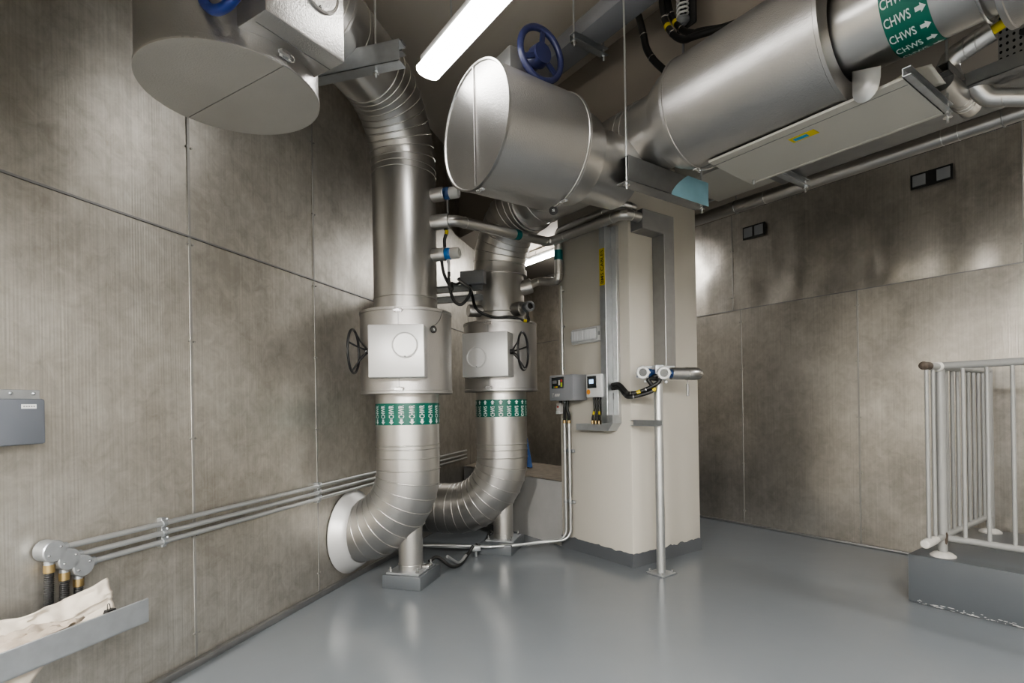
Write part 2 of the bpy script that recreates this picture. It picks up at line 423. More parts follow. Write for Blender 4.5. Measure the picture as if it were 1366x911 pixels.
# kick rails at the foot of both metal walls
bm = BM(); box(bm, FW, (.002, -3, 0), (.03, 4.62, .035), .004); struct('baseboard_left', bm, 'galv_dark')
bm = BM(); box(bm, FT, (-.2, RW-.026, 0), (2.5, RW-.003, .022), .004); struct('baseboard_right', bm, 'galv_dark')

# column and the low concrete upstand beside it
C0, C1, CL0, CL1 = .255, 1.05, .42, 1.235
bm = BM(); box(bm, FT, (C0, CL0+.01, 0), (C1, CL1, LC), .012, 2); col = struct('column', bm, 'paint')
# painted skirting with an uneven top
bm = BM()
def skirt(p, d, n, ln, k):
    m = int(ln/.02)
    top = [.098+.014*noise.noise(V((i*.31, k, 0)))+.008*noise.noise(V((i*1.3, k, 4))) for i in range(m+1)]
    for i in range(m):
        a, b = p+d*(ln*i/m), p+d*(ln*(i+1)/m)
        q = [bm.verts.new(x) for x in (a, b, b+Z*top[i+1], a+Z*top[i])]; bm.faces.new(q)
        q2 = [bm.verts.new(x) for x in (a+Z*top[i], b+Z*top[i+1], b+Z*top[i+1]-n*.006, a+Z*top[i]-n*.006)]; bm.faces.new(q2)
skirt(PT(C0, CL0+.004, 0), T, -L, C1-C0+.006, 1.); skirt(PT(C1+.006, CL0+.004, 0), L, T, CL1-CL0, 7.)
bmesh.ops.remove_doubles(bm, verts=bm.verts, dist=.0004)
struct('baseboard_column', bm, 'skirt')
pA = PT(C0-.002, .43, 0); pB = isect(PT(0, .43, 0), T, PW(0, .012, 0), S); pC = isect(PT(0, 1.2, 0), T, PW(0, .012, 0), S); pD = PT(C0-.002, 1.2, 0)
bm = BM(); prism(bm, I4, [tuple(p[:2]) for p in (pA, pB, pC, pD)], 0, .545)
lw = struct('wall_low', bm, 'concrete')
bm = BM()
def dust(i, j):
    p = pA.lerp(pB, i).lerp(pD.lerp(pC, i), j)
    return V((p.x, p.y, .546+.012*abs(noise.noise(p*7))+.006*abs(noise.noise(p*23))))
sheet(bm, dust, 60, 24); obj('dusty_top', bm, 'dusty', lw, sharp=60)

# raised platform by the wall
bm = BM(); box(bm, FT, (2.5, 1.196, 0), (6.48, RW-.012, .285), .01, 2)
pf = tag(obj('concrete_platform', bm, 'plinth'), 'low dark grey painted platform that carries the white guard railing', 'platform')
bm = BM()
for k in range(230):
    x = 2.53+random.random()**.8*1.7; h = random.random()**2.4*.02; w_ = random.uniform(.003, .017); g_ = random.uniform(.0012, .0045)
    prism(bm, frame(PT(x, 1.1952, h+.002+g_), T, Z), [(w_*math.cos(a)*random.uniform(.5, 1), g_*math.sin(a)*random.uniform(.5, 1)) for a in (.2, 1.1, 2., 3., 4.1, 5.2)], 0, .0012)
obj('scuff_marks', bm, 'scuff', pf, 'pale scuffed paint along its foot')

# ================================================================= BIG PIPES
R = .213; R2 = .188
def elbow(bm, c, u, v, Rb, r, n, a0=0., a1=PI/2, bead=.0045, seg=48):
    """lobster-back bend: centre c, from c+u*Rb turning toward c+v*Rb"""
    pts = [c+(u*math.cos(a0+(a1-a0)*i/n)+v*math.sin(a0+(a1-a0)*i/n))*Rb for i in range(n+1)]
    fine = []
    for i in range(n):
        for k in range(3): fine.append(pts[i].lerp(pts[i+1], k/3))
    fine.append(pts[-1])
    t0 = -u*math.sin(a0)+v*math.cos(a0); t1 = -u*math.sin(a1)+v*math.cos(a1)
    fine = [pts[0]-t0*.03, pts[0]-t0*.001]+fine[1:-1]+[pts[-1]+t1*.001, pts[-1]+t1*.03]
    tube(bm, fine, r, seg)
    for i in range(n+1):
        an = a0+(a1-a0)*i/n; tg = -u*math.sin(an)+v*math.cos(an)
        torus(bm, pts[i], tg, r+.001, bead, seg, 8)
    return bm
def cyl_map(c, ax, e1, e2, r):
    return lambda th, u: c+ax*u+(e1*math.cos(th)+e2*math.sin(th))*r
def band(parent, c, ax, e1, e2, r, width, text, arrow_end, flip, pitch=.067, only=None):
    """green pipe marker: wrapped tape with rows of lettering and arrows. ax = reading direction, flip = sign of glyph-up in angle"""
    bm = BM(); seg = 96
    lathe(bm, c, ax, [(r-.001, -width/2), (r+.0022, -width/2), (r+.0022, width/2), (r-.001, width/2)], seg)
    b = obj('label_band', bm, 'green', parent, 'green pipe marker tape with white %s lettering and arrows' % text)
    bm = BM(); rr = r+.0034; h = .037; step = pitch/rr; n = int(2*PI/step); step = 2*PI/n
    mp0 = cyl_map(c, ax, e1, e2, rr)
    tw, aw, gap = width*.60, width*.24, width*.03
    for k in range(n):
        th = k*step
        if only and not only(th): continue
        if arrow_end == 'tail':      # arrow sits before the word and points back
            x0 = -width/2+gap*1.2+aw+gap
            ar = [(0, .5), (.5, 1), (.5, .74), (1, .74), (1, .26), (.5, .26), (.5, 0)]; ax0 = -width/2+gap
        else:
            x0 = -width/2+gap
            ar = [(1, .5), (.5, 0), (.5, .26), (0, .26), (0, .74), (.5, .74), (.5, 1)]; ax0 = width/2-aw-gap
        letters(bm, text, tw, h, lambda x, y: mp0(th+flip*(y-h/2)/rr, x0+x))
        flat(bm, [(ax0+x*aw, (y-.5)*h*.95) for x, y in ar], lambda x, y: mp0(th+flip*y/rr, x))
    obj('lettering', bm, 'lettering', b)
    return b

# --- return riser (by the left wall) ---
RA = PW(3.97, .459, 0)
pr = thing('chilled_water_pipe', RA, 'large metal-clad vertical pipe whose green band reads CHWR, bending into the metal wall', 'pipe', None)
zl, Rb = .335, .45
bm = BM(); elbow(bm, PW(3.97, .459-Rb, zl+Rb), N, -Z, Rb, R, 10); obj('lower_elbow', bm, 'clad', pr, sharp=50)
bm = BM(); tube(bm, [RA+Z*(zl+Rb), RA+Z*1.3, RA+Z*1.85, RA+Z*2.81], R, 64)
for z in (.865, .925, .95, 1.93, 2.77): torus(bm, RA+Z*z, Z, R+.001, .004, 64, 8)
obj('straight_section', bm, 'clad', pr, sharp=50)
bm = BM(); elbow(bm, PW(3.97-Rb, .459, 2.81), S, Z, Rb, R, 10); obj('upper_elbow', bm, 'clad', pr, sharp=50)
bm = BM(); tube(bm, [PW(3.52, .459, 3.26), PW(3.0, .459, 3.26), PW(1.35, .459, 3.26)], R, 64); torus(bm, PW(3.2, .459, 3.26), S, R+.001, .004, 64, 8)
obj('horizontal_section', bm, 'clad', pr, sharp=50)
fx = V((0, -1, 0)); fy = V((1, 0, 0))
band(pr, RA+Z*1.158, Z, fx, fy, R, .142, 'CHWR', 'tail', -1)
# --- supply riser and main ---
RB = PT(0, 0, 0)
ps = thing('chilled_water_pipe', RB, 'large metal-clad pipe with green CHWS bands, rising by the column and running overhead', 'pipe', None)
nB = (RB-OW).dot(N); sB = (RB-OW).dot(S); zm = 2.79
bm = BM(); elbow(bm, PW(sB, nB-Rb, .325+Rb), N, -Z, Rb, R, 10)
tube(bm, [PW(sB, nB-Rb, .325), PW(sB, .012, .325)], R, 48)
for k in range(3): torus(bm, PW(sB, nB-Rb-.09*(k+1), .325), N, R+.001, .0045, 48, 8)
obj('lower_elbow', bm, 'clad', ps, sharp=50)
bm = BM(); tube(bm, [RB+Z*.775, RB+Z*1.3, RB+Z*1.9, RB+Z*2.32], [R, R, R*.97, R*.97], 64)
for z in (.84, .885, 1.97): torus(bm, RB+Z*z, Z, R+.001, .004, 64, 8)
obj('straight_section', bm, 'clad', ps, sharp=50)
bm = BM(); elbow(bm, PT(Rb, 0, 2.32), -T, Z, Rb, R*1.02, 9); lathe(bm, RB+Z*2.28, Z, [(R*.9, 0), (R*1.1, 0), (R*1.1, .045), (R*.9, .045)], 64)
obj('upper_elbow', bm, 'clad', ps, sharp=50)
bm = BM(); tube(bm, [PT(Rb, 0, zm), PT(1.5, 0, zm), PT(2.3, 0, zm), PT(2.5, 0, zm), PT(3., 0, zm), PT(4.5, 0, zm)], [R, R, R, R2, R2, R2], 64)
for t in (.62, 1.52, 1.57, 1.62): torus(bm, PT(t, 0, zm), T, R+.001, .004, 64, 8)
obj('horizontal_section', bm, 'clad', ps, sharp=50)
band(ps, RB+Z*1.183, Z, fx, fy, R, .14, 'CHWS', 'head', -1)
band(ps, PT(2.965, 0, zm), T, -L, Z, R2, .145, 'CHWS', 'head', 1)

# wall collar
bm = BM(); c = PW(3.97, 0, zl)
lathe(bm, c, N, [(.21, .005), (.285, .005), (.288, .012), (.272, .03), (.245, .075), (.222, .10), (.208, .105)], 64)
tag(obj('wall_collar', bm, 'white_alu'), 'white flared collar where the elbow of the banded pipe enters the metal wall', 'collar')

# plinths and support stubs
def plinth(F, lo, hi, label):
    bm = BM(); box(bm, F, lo, hi, .006); return tag(obj('concrete_plinth', bm, 'plinth'), label, 'plinth', 'plinths under the two vertical pipes')
def stub_support(c, ztop, zb, label):
    t = thing('pipe_support', c+Z*zb, label, 'pipe support', 'stub supports under the two pipe elbows')
    bm = BM(); tube(bm, [c+Z*(zb+.012), c+Z*ztop], .083, 40); torus(bm, c+Z*(zb+.045), Z, .084, .003, 40, 8); obj('stub', bm, 'clad', t)
    F = frame(c, N, S); bm = BM(); box(bm, F, (-.12, -.13, zb), (.12, .13, zb+.012), .002, 1); obj('base_plate', bm, 'galv', t)
    for sx in (-1, 1):
        for sy in (-1, 1):
            bm = BM(); p = F @ V((.098*sx, .108*sy, zb+.012)); cyl(bm, p, p+Z*.014, .012, seg=6); cyl(bm, p+Z*.014, p+Z*.034, .006, seg=10); obj('anchor_bolt', bm, 'chrome', t)
F1 = frame(PW(3.99, .46, 0), N, S)
plinth(F1, (-.14, -.16, 0), (.14, .16, .09), 'dark grey block under the stub of the CHWR pipe, nearer the metal wall')
stub_support(PW(3.98, .46, 0), .40, .09, 'round metal stub propping the CHWR pipe elbow on the nearer grey block')
F2 = frame(RB, N, S)
plinth(F2, (-.15, -.22, 0), (.13, .2, .085), 'dark grey block behind, under the stub of the CHWS pipe by the concrete upstand')
stub_support(RB+N*.0, .40, .085, 'round metal stub propping the CHWS pipe elbow on the farther grey block')

# ================================================================= VALVE JACKETS
def handwheel(parent, hub, ax, r, dish, mat, rim=.011, spokes=4, name='handwheel', bosslen=.03, boss=.02, side=None):
    """hub point, axis pointing outward; rim lies dish beyond the hub"""
    ax = V(ax).normalized(); a, b = perp(ax); c = V(hub)+ax*dish
    bm = BM(); torus(bm, c, ax, r, rim, 48, 12); cyl(bm, V(hub)-ax*bosslen, V(hub)+ax*.012, boss, seg=20)
    h = obj(name, bm, mat, parent)
    for k in range(spokes):
        an = 2*PI*k/spokes+.35; d = a*math.cos(an)+b*math.sin(an)
        bm = BM(); tube(bm, [V(hub)+d*boss*.5, V(hub).lerp(c, .55)+d*r*.5, c+d*r], [rim*.75, rim*.65, rim*.75], 10); obj('spoke', bm, mat, h)
    return h
def latch(parent, p, n, u):
    """toggle clasp: outward normal n, closing direction u"""
    n = V(n).normalized(); u = V(u).normalized(); F = frame(p, u, n.cross(u), n); bm = BM()
    box(bm, F, (-.022, -.011, 0), (.022, .011, .005), .001, 1); box(bm, F, (-.03, -.006, .005), (.012, .006, .012), .001, 1)
    torus(bm, F @ V((.02, 0, .009)), n, .011, .0025, 16, 6); cyl(bm, F @ V((-.018, -.014, .007)), F @ V((-.018, .014, .007)), .004, seg=8)
    return obj('latch', bm, 'chrome', parent)
def gear_cover(parent, F, w, h, d, disc, bev=.008, mat='white_alu', dmat='white_alu'):
    """F: origin at the centre of the front face, x to the right, y up, z outward"""
    bm = BM(); box(bm, F, (-w/2, -h/2, -d), (w/2, h/2, 0), bev, 2)
    g = obj('gear_cover', bm, mat, parent)
    bm = BM(); c = F @ V((disc[0], disc[1], 0)); ax = F.to_3x3() @ V((0, 0, 1)); r = disc[2]
    lathe(bm, c, ax, [(0, .006), (r*.86, .006), (r*.9, .009), (r, .009), (r, -.002)], 48); torus(bm, c+ax*.008, ax, r*.95, .0035, 48, 8)
    obj('inspection_disc', bm, dmat, g)
    bm = BM(); p = F @ V((disc[0], disc[1]-r*.86, .009)); sphere(bm, p, .005, 8, 6); obj('disc_rivet', bm, 'galv_dark', g)
    return g
def shell(c, ax, r, h, ri, end_caps=(True, True)):
    bm = BM(); e = .018
    prof = [(ri, 0), (r, 0), (r+.004, .002), (r+.004, e), (r, e+.003), (r, h-e-.003), (r+.004, h-e), (r+.004, h-.002), (r, h), (ri, h)]
    if not end_caps[0]: prof = prof[1:]
    if not end_caps[1]: prof = prof[:-1]
    lathe(bm, c, ax, prof, 72); return bm

# jacket on the return riser
j = thing('valve_jacket', RA+Z*1.29, 'wider valve jacket on the CHWR pipe, black handwheel on its wall side', 'valve jacket', 'valve jackets on the vertical pipes')
obj('jacket_shell', shell(RA+Z*1.29, Z, .305, .55, R+.001), 'stucco', j)
fn = V((.03, -1, 0)).normalized(); fxr = V((1, .03, 0)).normalized()
FG = frame(RA+fn*.40+fxr*.0+Z*1.548, fxr, Z, fn)
gear_cover(j, FG, .343, .325, .16, (.055, .035, .082))
p = RA+fn*.306
for z0, z1 in ((1.3, 1.384), (1.712, 1.83)):
    bm = BM(); box(bm, frame(p, fxr, Z, fn), (-.003, z0, -.004), (.003, z1, .003)); obj('closing_seam', bm, 'galv_dark', j)
for z in (1.318, 1.812): latch(j, RA+fn*.309+Z*z, fn, fxr)
handwheel(j, RA+fn*.33-fxr*.19+Z*1.555, -fxr, .135, .085, 'blackpl', .008, 4, bosslen=.03)
# jacket on the supply riser
j = thing('valve_jacket', RB+Z*1.32, 'wider metal valve jacket around the CHWS riser, its black handwheel beside the column', 'valve jacket', 'valve jackets on the vertical pipes')
obj('jacket_shell', shell(RB+Z*1.32, Z, .305, .565, R+.001), 'stucco', j)
fn = V((-.3, -1, 0)).normalized(); fxr = Z.cross(fn)*-1
if fxr.x < 0: fxr = -fxr
FG = frame(RB+fn*.40+Z*1.60, fxr, Z, fn)
gear_cover(j, FG, .375, .345, .16, (-.065, -.02, .084))
p = RB+fn*.306
for z0, z1 in ((1.33, 1.427), (1.773, 1.875)):
    bm = BM(); box(bm, frame(p, fxr, Z, fn), (-.003, z0, -.004), (.003, z1, .003)); obj('closing_seam', bm, 'galv_dark', j)
for z in (1.348, 1.857): latch(j, RB+fn*.309+Z*z, fn, fxr)
handwheel(j, RB+fn*.33+fxr*.205+Z*1.62, fxr, .145, .085, 'blackpl', .009, 4, bosslen=.03)

# capped branch drum in the middle of the picture, off the supply main
DZ, DT = 2.60, 1.46
j = thing('valve_jacket', PT(DT, -.62, DZ-.31), 'big capped metal drum lying sideways below the ceiling light, navy handwheel above', 'valve jacket')
obj('jacket_shell', shell(PT(DT, -1.136, DZ), L, .305, .52, .0, (False, False)), 'stucco', j)
bm = BM(); c = PT(DT, -1.136, DZ)
lathe(bm, c, -L, [(0, -.004), (.296, -.004), (.3, .004), (.309, .004), (.309, -.012)], 72)
box(bm, frame(c-L*.001, T, Z, -L), (-.006, -.3, -.002), (.004, .3, .004), .001, 1)
obj('end_cap', bm, 'stucco', j)
bm = BM(); lathe(bm, PT(DT, -.62, DZ), L, [(.0, 0), (.25, 0), (.252, .14), (.246, .165), (.21, .17), (.205, .5)], 64); torus(bm, PT(DT, -.62, DZ), L, .306, .004, 64, 8); obj('neck', bm, 'clad', j)
latch(j, PT(DT+.02, -1.118, DZ-.312), -Z, T); latch(j, PT(DT+.1, -.64, DZ-.296), -Z, T)
bm = BM(); box(bm, FT, (DT-.10, -.98, DZ+.27), (DT+.10, -.72, DZ+.42), .01); obj('gear_housing', bm, 'galv_dark', j)
bm = BM(); cyl(bm, PT(DT+.08, -.86, 2.96), PT(DT+.17, -.86, 2.96), .05, .045, 32); obj('gear_shaft', bm, 'wheelblue', j)
hc = PT(DT+.20, -.86, 2.955)
bm = BM(); torus(bm, hc, T, .128, .0165, 56, 14); cyl(bm, hc-T*.03, hc+T*.02, .056, .05, 32)
hw = obj('handwheel', bm, 'wheelblue', j)
for k in range(3):
    an = 2*PI*k/3+.12; d = Z*math.cos(an)+L*math.sin(an); w_ = T.cross(d)
    bm = BM(); box(bm, frame(hc, d, w_, d.cross(w_)), (.03, -.014, -.007), (.128, .014, .007), .004); obj('spoke', bm, 'wheelblue', hw)

# hanging capped drum near the camera by the left wall
dc = PW(2.257, .638, 0); DB = 2.37
j = thing('valve_jacket', dc+Z*DB, 'large hanging drum with a pale split round bottom, high against the metal wall', 'valve jacket')
obj('jacket_shell', shell(dc+Z*DB, Z, .300, .62, .2, (False, True)), 'stucco', j)
for sg in (-1, 1):
    bm = BM(); pts = [(.302*math.cos(a), .302*math.sin(a)) for a in [PI*k/36 for k in range(37)]]
    dirs = V((.853, -.521, 0)); q = Z.cross(dirs)
    prism(bm, frame(dc, dirs, q*sg, Z*sg), [(x, y+.0025) for x, y in pts], DB*sg+.001, (DB+.006)*sg); obj('end_cap_half', bm, 'cap', j)
bm = BM(); lathe(bm, dc+Z*(DB+.62), Z, [(.22, 0), (.225, .02), (.21, .04), (.21, .14)], 48); obj('neck', bm, 'clad', j)
gn = V((.853, -.521, 0)).normalized(); gw = Z.cross(gn)
if gw.x < 0: gw = -gw
FG = frame(dc+gn*.412+gw*.013+Z*2.595, gw, Z, gn)
gear_cover(j, FG, .311, .33, .19, (.045, .035, .083), mat='stucco', dmat='stucco')
bm = BM(); box(bm, FG, (-.14, -.1665, -.075), (.15, -.1645, -.072)); obj('folded_seam', bm, 'galv_dark', j)
latch(j, dc+gn*.306+gw*.0+Z*(DB+.03), gn, gw)
handwheel(j, dc+gn*.345-gw*.19+Z*2.545, -gw, .135, .04, 'blue', .016, 4, boss=.03, bosslen=.04)

# jacket on the horizontal return pipe, behind the gear box
j = thing('pipe_jacket', PW(2.8, .459, 3.0), 'ringed metal jacket on the overhead pipe behind the hanging drum', 'pipe jacket')
obj('jacket_shell', shell(PW(2.62, .459, 3.26), S, .262, .38, R+.001), 'stucco', j)
bm = BM(); torus(bm, PW(2.93, .459, 3.26), S, .264, .004, 64, 8); obj('ring_bead', bm, 'bead', j)

# long jacket on the supply main
j = thing('pipe_jacket', PT(2.2, 0, zm-.30), 'very large metal-clad overhead cylinder just before the slanting green CHWS band', 'pipe jacket')
obj('jacket_shell', shell(PT(1.93, 0, zm), T, .298, .79, R+.001), 'stucco', j)
bm = BM(); lathe(bm, PT(1.80, 0, zm), T, [(R, 0), (.245, .005), (.247, .04), (.265, .05), (.267, .13)], 64); torus(bm, PT(1.845, 0, zm), T, .249, .004, 64, 8); obj('end_collar', bm, 'clad', j)
bm = BM()
for l in (.02,):
    box(bm, FT, (1.95, .018, zm-.3005), (2.70, .026, zm-.296))
obj('closing_seam', bm, 'galv_dark', j)
for t in (1.945, 2.70): latch(j, PT(t, .0, zm-.303), -Z, L)
bm = BM()      # loose tongue of sheet hanging at the jacket's near end
lf = [(2.746, 2.59), (2.745, 2.49), (2.752, 2.465), (2.766, 2.449), (2.783, 2.442), (2.80, 2.442), (2.815, 2.447), (2.828, 2.457), (2.838, 2.47), (2.846, 2.49), (2.851, 2.52), (2.853, 2.56)]
bm.faces.new([bm.verts.new(PT(t_, -.052+.02*(2.60-z_), z_)) for t_, z_ in lf])
obj('loose_flap', bm, 'white_alu', j, 'bent tongue of bare sheet', solid=.002)
j = thing('pipe_jacket', PT(3.6, 0, zm-.28), 'metal jacket starting at the upper corner of the picture beyond the CHWS band', 'pipe jacket')
obj('jacket_shell', shell(PT(3.22, 0, zm), T, .255, .9, R2+.001), 'stucco', j)
bm = BM(); torus(bm, PT(3.17, 0, zm), T, R2+.016, .006, 64, 8); obj('wire_loop', bm, 'chrome', j)

# round black tags
def disc_tag(c, n, label, hang):
    t = thing('valve_tag', c, label, 'tag', 'round black valve tags')
    n = V(n).normalized(); bm = BM(); lathe(bm, c, n, [(0, .003), (.022, .003), (.024, .0015), (.024, -.002), (0, -.002)], 28); obj('disc', bm, 'blackpl', t)
    e = Z.cross(n).normalized(); bm = BM(); letters(bm, 'S', .016, .014, lambda x, y: c+n*.0038+e*(x-.008)+Z*(y-.007)); obj('lettering', bm, 'lettering', t)
    bm = BM(); tube(bm, spline([c+Z*.02]+hang, 6), .0018, 6); obj('hanging_wire', bm, 'chrome', t)
tn = (V((.70, -.714, 0))).normalized()
disc_tag(RA+tn*.312+Z*1.70, tn, 'round black tag hung on the valve jacket of the CHWR pipe', [RA+V((.80, -.6, 0)).normalized()*.311+Z*1.76, RA+V((.88, -.48, 0)).normalized()*.309+Z*1.835])
disc_tag(PT(1.50, -.66, 2.262), V((-.1, -1, 0)).normalized(), 'round black tag dangling from the bottom of the sideways capped drum', [PT(1.52, -.655, 2.288), PT(1.55, -.65, 2.302)])

# ================================================================= HANGERS
def channel(bm, F, x0, x1, w, h, th=.004, down=False):
    """C-channel along local x, back at y=0, flanges toward +y"""
    box(bm, F, (x0, 0, -h/2), (x1, th, h/2)); box(bm, F, (x0, 0, -h/2), (x1, w, -h/2+th)); box(bm, F, (x0, 0, h/2-th), (x1, w, h/2))
    return bm
def rod(parent, p, z1, nut=True, r=.006):
    bm = BM(); cyl(bm, p-Z*.04, V((p.x, p.y, z1)), r, seg=10); o = obj('threaded_rod', bm, 'zinc', parent)
    if nut:
        bm = BM(); cyl(bm, p-Z*.016, p-Z*.002, .013, seg=6); cyl(bm, p-Z*.019, p-Z*.016, .018, seg=16); obj('nut', bm, 'chrome', o)
h = thing('trapeze_hanger', PW(3.17, .5, 3.0), 'grey channel trapeze hanger by the high bend of the CHWR pipe', 'hanger', 'pipe hangers')
bm = BM(); channel(bm, frame(PW(3.15, .02, 3.055), N, S), 0, .84, .075, .11); obj('channel', bm, 'galv', h)
bm = BM(); channel(bm, frame(PW(3.26, .02, 3.155), N, S), 0, .80, .05, .06); obj('upper_channel', bm, 'galv_dark', h)
for n_ in (.08, .70): rod(h, PW(3.195, n_, 3.0), HC)
h = thing('trapeze_hanger', PT(1.72, .06, 2.44), 'galvanised trapeze channel in front of the column top, half wrapped in blue film', 'hanger', 'pipe hangers')
bm = BM(); channel(bm, frame(PT(1.72, -.30, 2.505), L, -T), 0, .72, .09, .14); obj('channel', bm, 'galv_dark', h)
rod(h, PT(1.695, -.29, 2.435), HC); rod(h, PT(1.695, .395, 2.435), HC-.85)
bm = BM()
def film(i, k):
    l = .05+.19*(1-k)*(.4+.6*(1-k)) if i == 0 else 0
    lo = .20-.20*k**1.3
    return PT(1.7235+.002*noise.noise(V((i*4, k*5, 0))), .05+lo*.0+(.375)*(i)+(.17*(1-k))*(1-i), 2.43+.147*(1-k) if False else 2.432+.148*k)
def film(i, k):
    l0 = .06+.16*k**1.5
    return PT(1.7245+.0025*noise.noise(V((i*5, k*5, 2))), l0+(.424-l0)*i, 2.431+.148*k)
sheet(bm, film, 16, 8)
obj('film_wrap', bm, 'film', h, 'pale blue protective film')
# ================================================================= LIGHTS
def batten(a, b, w, hgt, mat, label, top, group):
    d = (b-a).normalized(); q = Z.cross(d); ln = (b-a).length
    t = thing('batten_light', a.lerp(b, .5), label, 'light', group)
    bm = BM(); box(bm, frame(a, d, q), (0, -w*.36, hgt*.55), (ln, w*.36, hgt+.03), .006); obj('housing', bm, 'batten', t)
    bm = BM(); pr_ = [(-w/2, hgt*.62), (-w/2, hgt*.3), (-w*.36, .006), (-w*.15, 0), (w*.15, 0), (w*.36, .006), (w/2, hgt*.3), (w/2, hgt*.62)]
    F = frame(a, q, Z, d); prism(bm, F, pr_, 0.006, ln-.006); obj('diffuser', bm, mat, t)
    for x in (.0, ln-.006):
        bm = BM(); prism(bm, F, [(p*1.03, z_) for p, z_ in pr_], x, x+.006); obj('end_cap', bm, 'batten' if mat != 'glow' else mat, t)
    for x in (.25, ln-.25):
        bm = BM(); cyl(bm, a+d*x+Z*(hgt+.03), V((0, 0, top))+V(((a+d*x).x, (a+d*x).y, 0)), .004, seg=8); obj('suspension_rod', bm, 'zinc', t)
batten(PT(1.246, -1.278, 2.9), PT(2.75, -1.278, 2.9), .125, .075, 'glow', 'bright white ceiling batten hung above the capped drum', HC, 'batten lights')
LB = 2.42
bm = BM(); q_ = isect(PT(4.55, 0, 0), L, PW(0, 0, 0), S)
prism(bm, I4, [tuple(p[:2]) for p in (PT(4.55, .43, 0), q_, PW(-3, 0, 0), PT(6.5, -4.2, 0), PT(6.5, .43, 0))], LB, HC)
prism(bm, I4, [tuple(p[:2]) for p in (PT(4.55, .43, 0), q_, q_+T*.06, PT(4.61, .43, 0))], 2.29, LB); struct('ceiling', bm, 'soffit')  # unseen dropped soffit and lip, added to cut off high light from behind
bm = BM(); box(bm, FW, (.01, -2.9, 2.31), (1.5, -.25, HC-.01)); box(bm, FW, (.01, -.30, 2.25), (1.5, -.25, 2.32)); struct('ceiling', bm, 'soffit')  # unseen slab and lip, added as a shade over the wall-side batten
batten(PT(4.9, -3.6, 2.30), PT(4.9, -2.2, 2.30), .125, .07, 'glow_left', 'batten light behind the viewer nearest the long metal wall', LB, 'batten lights')
batten(PT(4.9, -1.6, 2.30), PT(4.9, -.2, 2.30), .125, .07, 'glow_room', 'batten light behind the viewer nearest the railed platform', LB, 'batten lights')
batten(PW(-1.6, .85, 2.21), PW(-.4, .85, 2.21), .11, .06, 'glow_fill', 'added batten light, unseen behind the viewer, running along the long metal wall', 2.31, 'batten lights')  # unseen lamp added to brighten the column face toward the risers
batten(PT(-1.52, 1.40, 2.9), PT(-.3, 1.40, 2.9), .075, .05, 'glow_far', 'small distant batten light glowing behind the CHWS riser', LC, 'batten lights')
batten(PT(3.4, 1.75, 2.88), PT(4.6, 1.75, 2.88), .11, .06, 'glow_far', 'batten light over the railed platform, out past the small overhead pipe', LC, 'batten lights')

# ================================================================= INSTRUMENTS ON THE RISERS
def stub_sensor(base, d, cladlen, r, label, bluemat='bluepl', capr=None, up=False, tot=None):
    d = V(d).normalized(); t = thing('pressure_transmitter', base, label, 'transmitter', 'transmitters on the vertical pipes')
    bm = BM(); lathe(bm, base, d, [(0, 0), (r, 0), (r, cladlen-.004), (r*.96, cladlen), (0, cladlen)], 32); torus(bm, base+d*(cladlen-.01), d, r, .002, 32, 6); obj('clad_stub', bm, 'clad', t)
    bm = BM(); lathe(bm, base+d*(cladlen-.002), d, [(0, 0), (r*.8, 0), (r*.92, .01), (r*.92, .03), (r*.8, .042), (0, .042)], 24); obj('blue_ring', bm, bluemat, t)
    c = base+d*(cladlen+.035); cr = capr or r*.85
    bm = BM(); lathe(bm, c, d, [(0, 0), (cr*.9, 0), (cr, .008), (cr, .055), (cr*.88, .066), (cr*.6, .068), (cr*.55, .062), (0, .062)], 24); obj('white_cap', bm, 'offwhite', t)
    return t
s0 = RA+N*(R-.02)
t = stub_sensor(s0+Z*2.625, N, .105, .046, 'topmost blue-ringed transmitter on the side of the CHWR pipe', 'bluedk')
bm = BM(); cyl(bm, s0+N*.125+Z*2.58, s0+N*.125+Z*2.49, .008, seg=10); obj('drain_tube', bm, 'galv_dark', t)
t = stub_sensor(s0+Z*2.222, N, .105, .044, 'white-capped blue transmitter on the CHWR pipe, lower of the pair on its side')
bm = BM(); cyl(bm, s0+N*.125+Z*2.19, s0+N*.125+Z*2.16, .012, seg=10); cyl(bm, s0+N*.128+Z*2.16, s0+N*.128+Z*2.06, .009, seg=10); obj('cable_gland', bm, 'white', t)
# small transmitter on the supply riser, facing the viewer
b0 = RB+V((.62, -.78, 0)).normalized()*.17+Z*1.985
t = thing('pressure_transmitter', b0, 'grey transmitter with a round dark end, just above the CHWS valve jacket', 'transmitter', 'transmitters on the vertical pipes')
dd = V((.80, -.60, 0)).normalized(); bm = BM(); lathe(bm, b0, dd, [(0, 0), (.058, 0), (.058, .10), (.05, .105), (.05, .13), (0, .13)], 32); torus(bm, b0+dd*.1, dd, .058, .003, 32, 8); obj('clad_stub', bm, 'clad', t)
d2 = V((.45, -.9, 0)).normalized(); c = b0+dd*.15+Z*.006
bm = BM(); lathe(bm, c-d2*.03, d2, [(0, 0), (.040, 0), (.043, .01), (.043, .075), (.036, .083), (.026, .083), (.024, .076), (0, .076)], 28); h_ = obj('housing', bm, 'greypl', t)
bm = BM(); lathe(bm, c-d2*.03, d2, [(0, .078), (.023, .078), (.023, .07)], 20); obj('window', bm, 'black', h_)
bm = BM(); cyl(bm, c-Z*.03, c-Z*.075, .011, seg=10); obj('cable_gland', bm, 'blackpl', t)
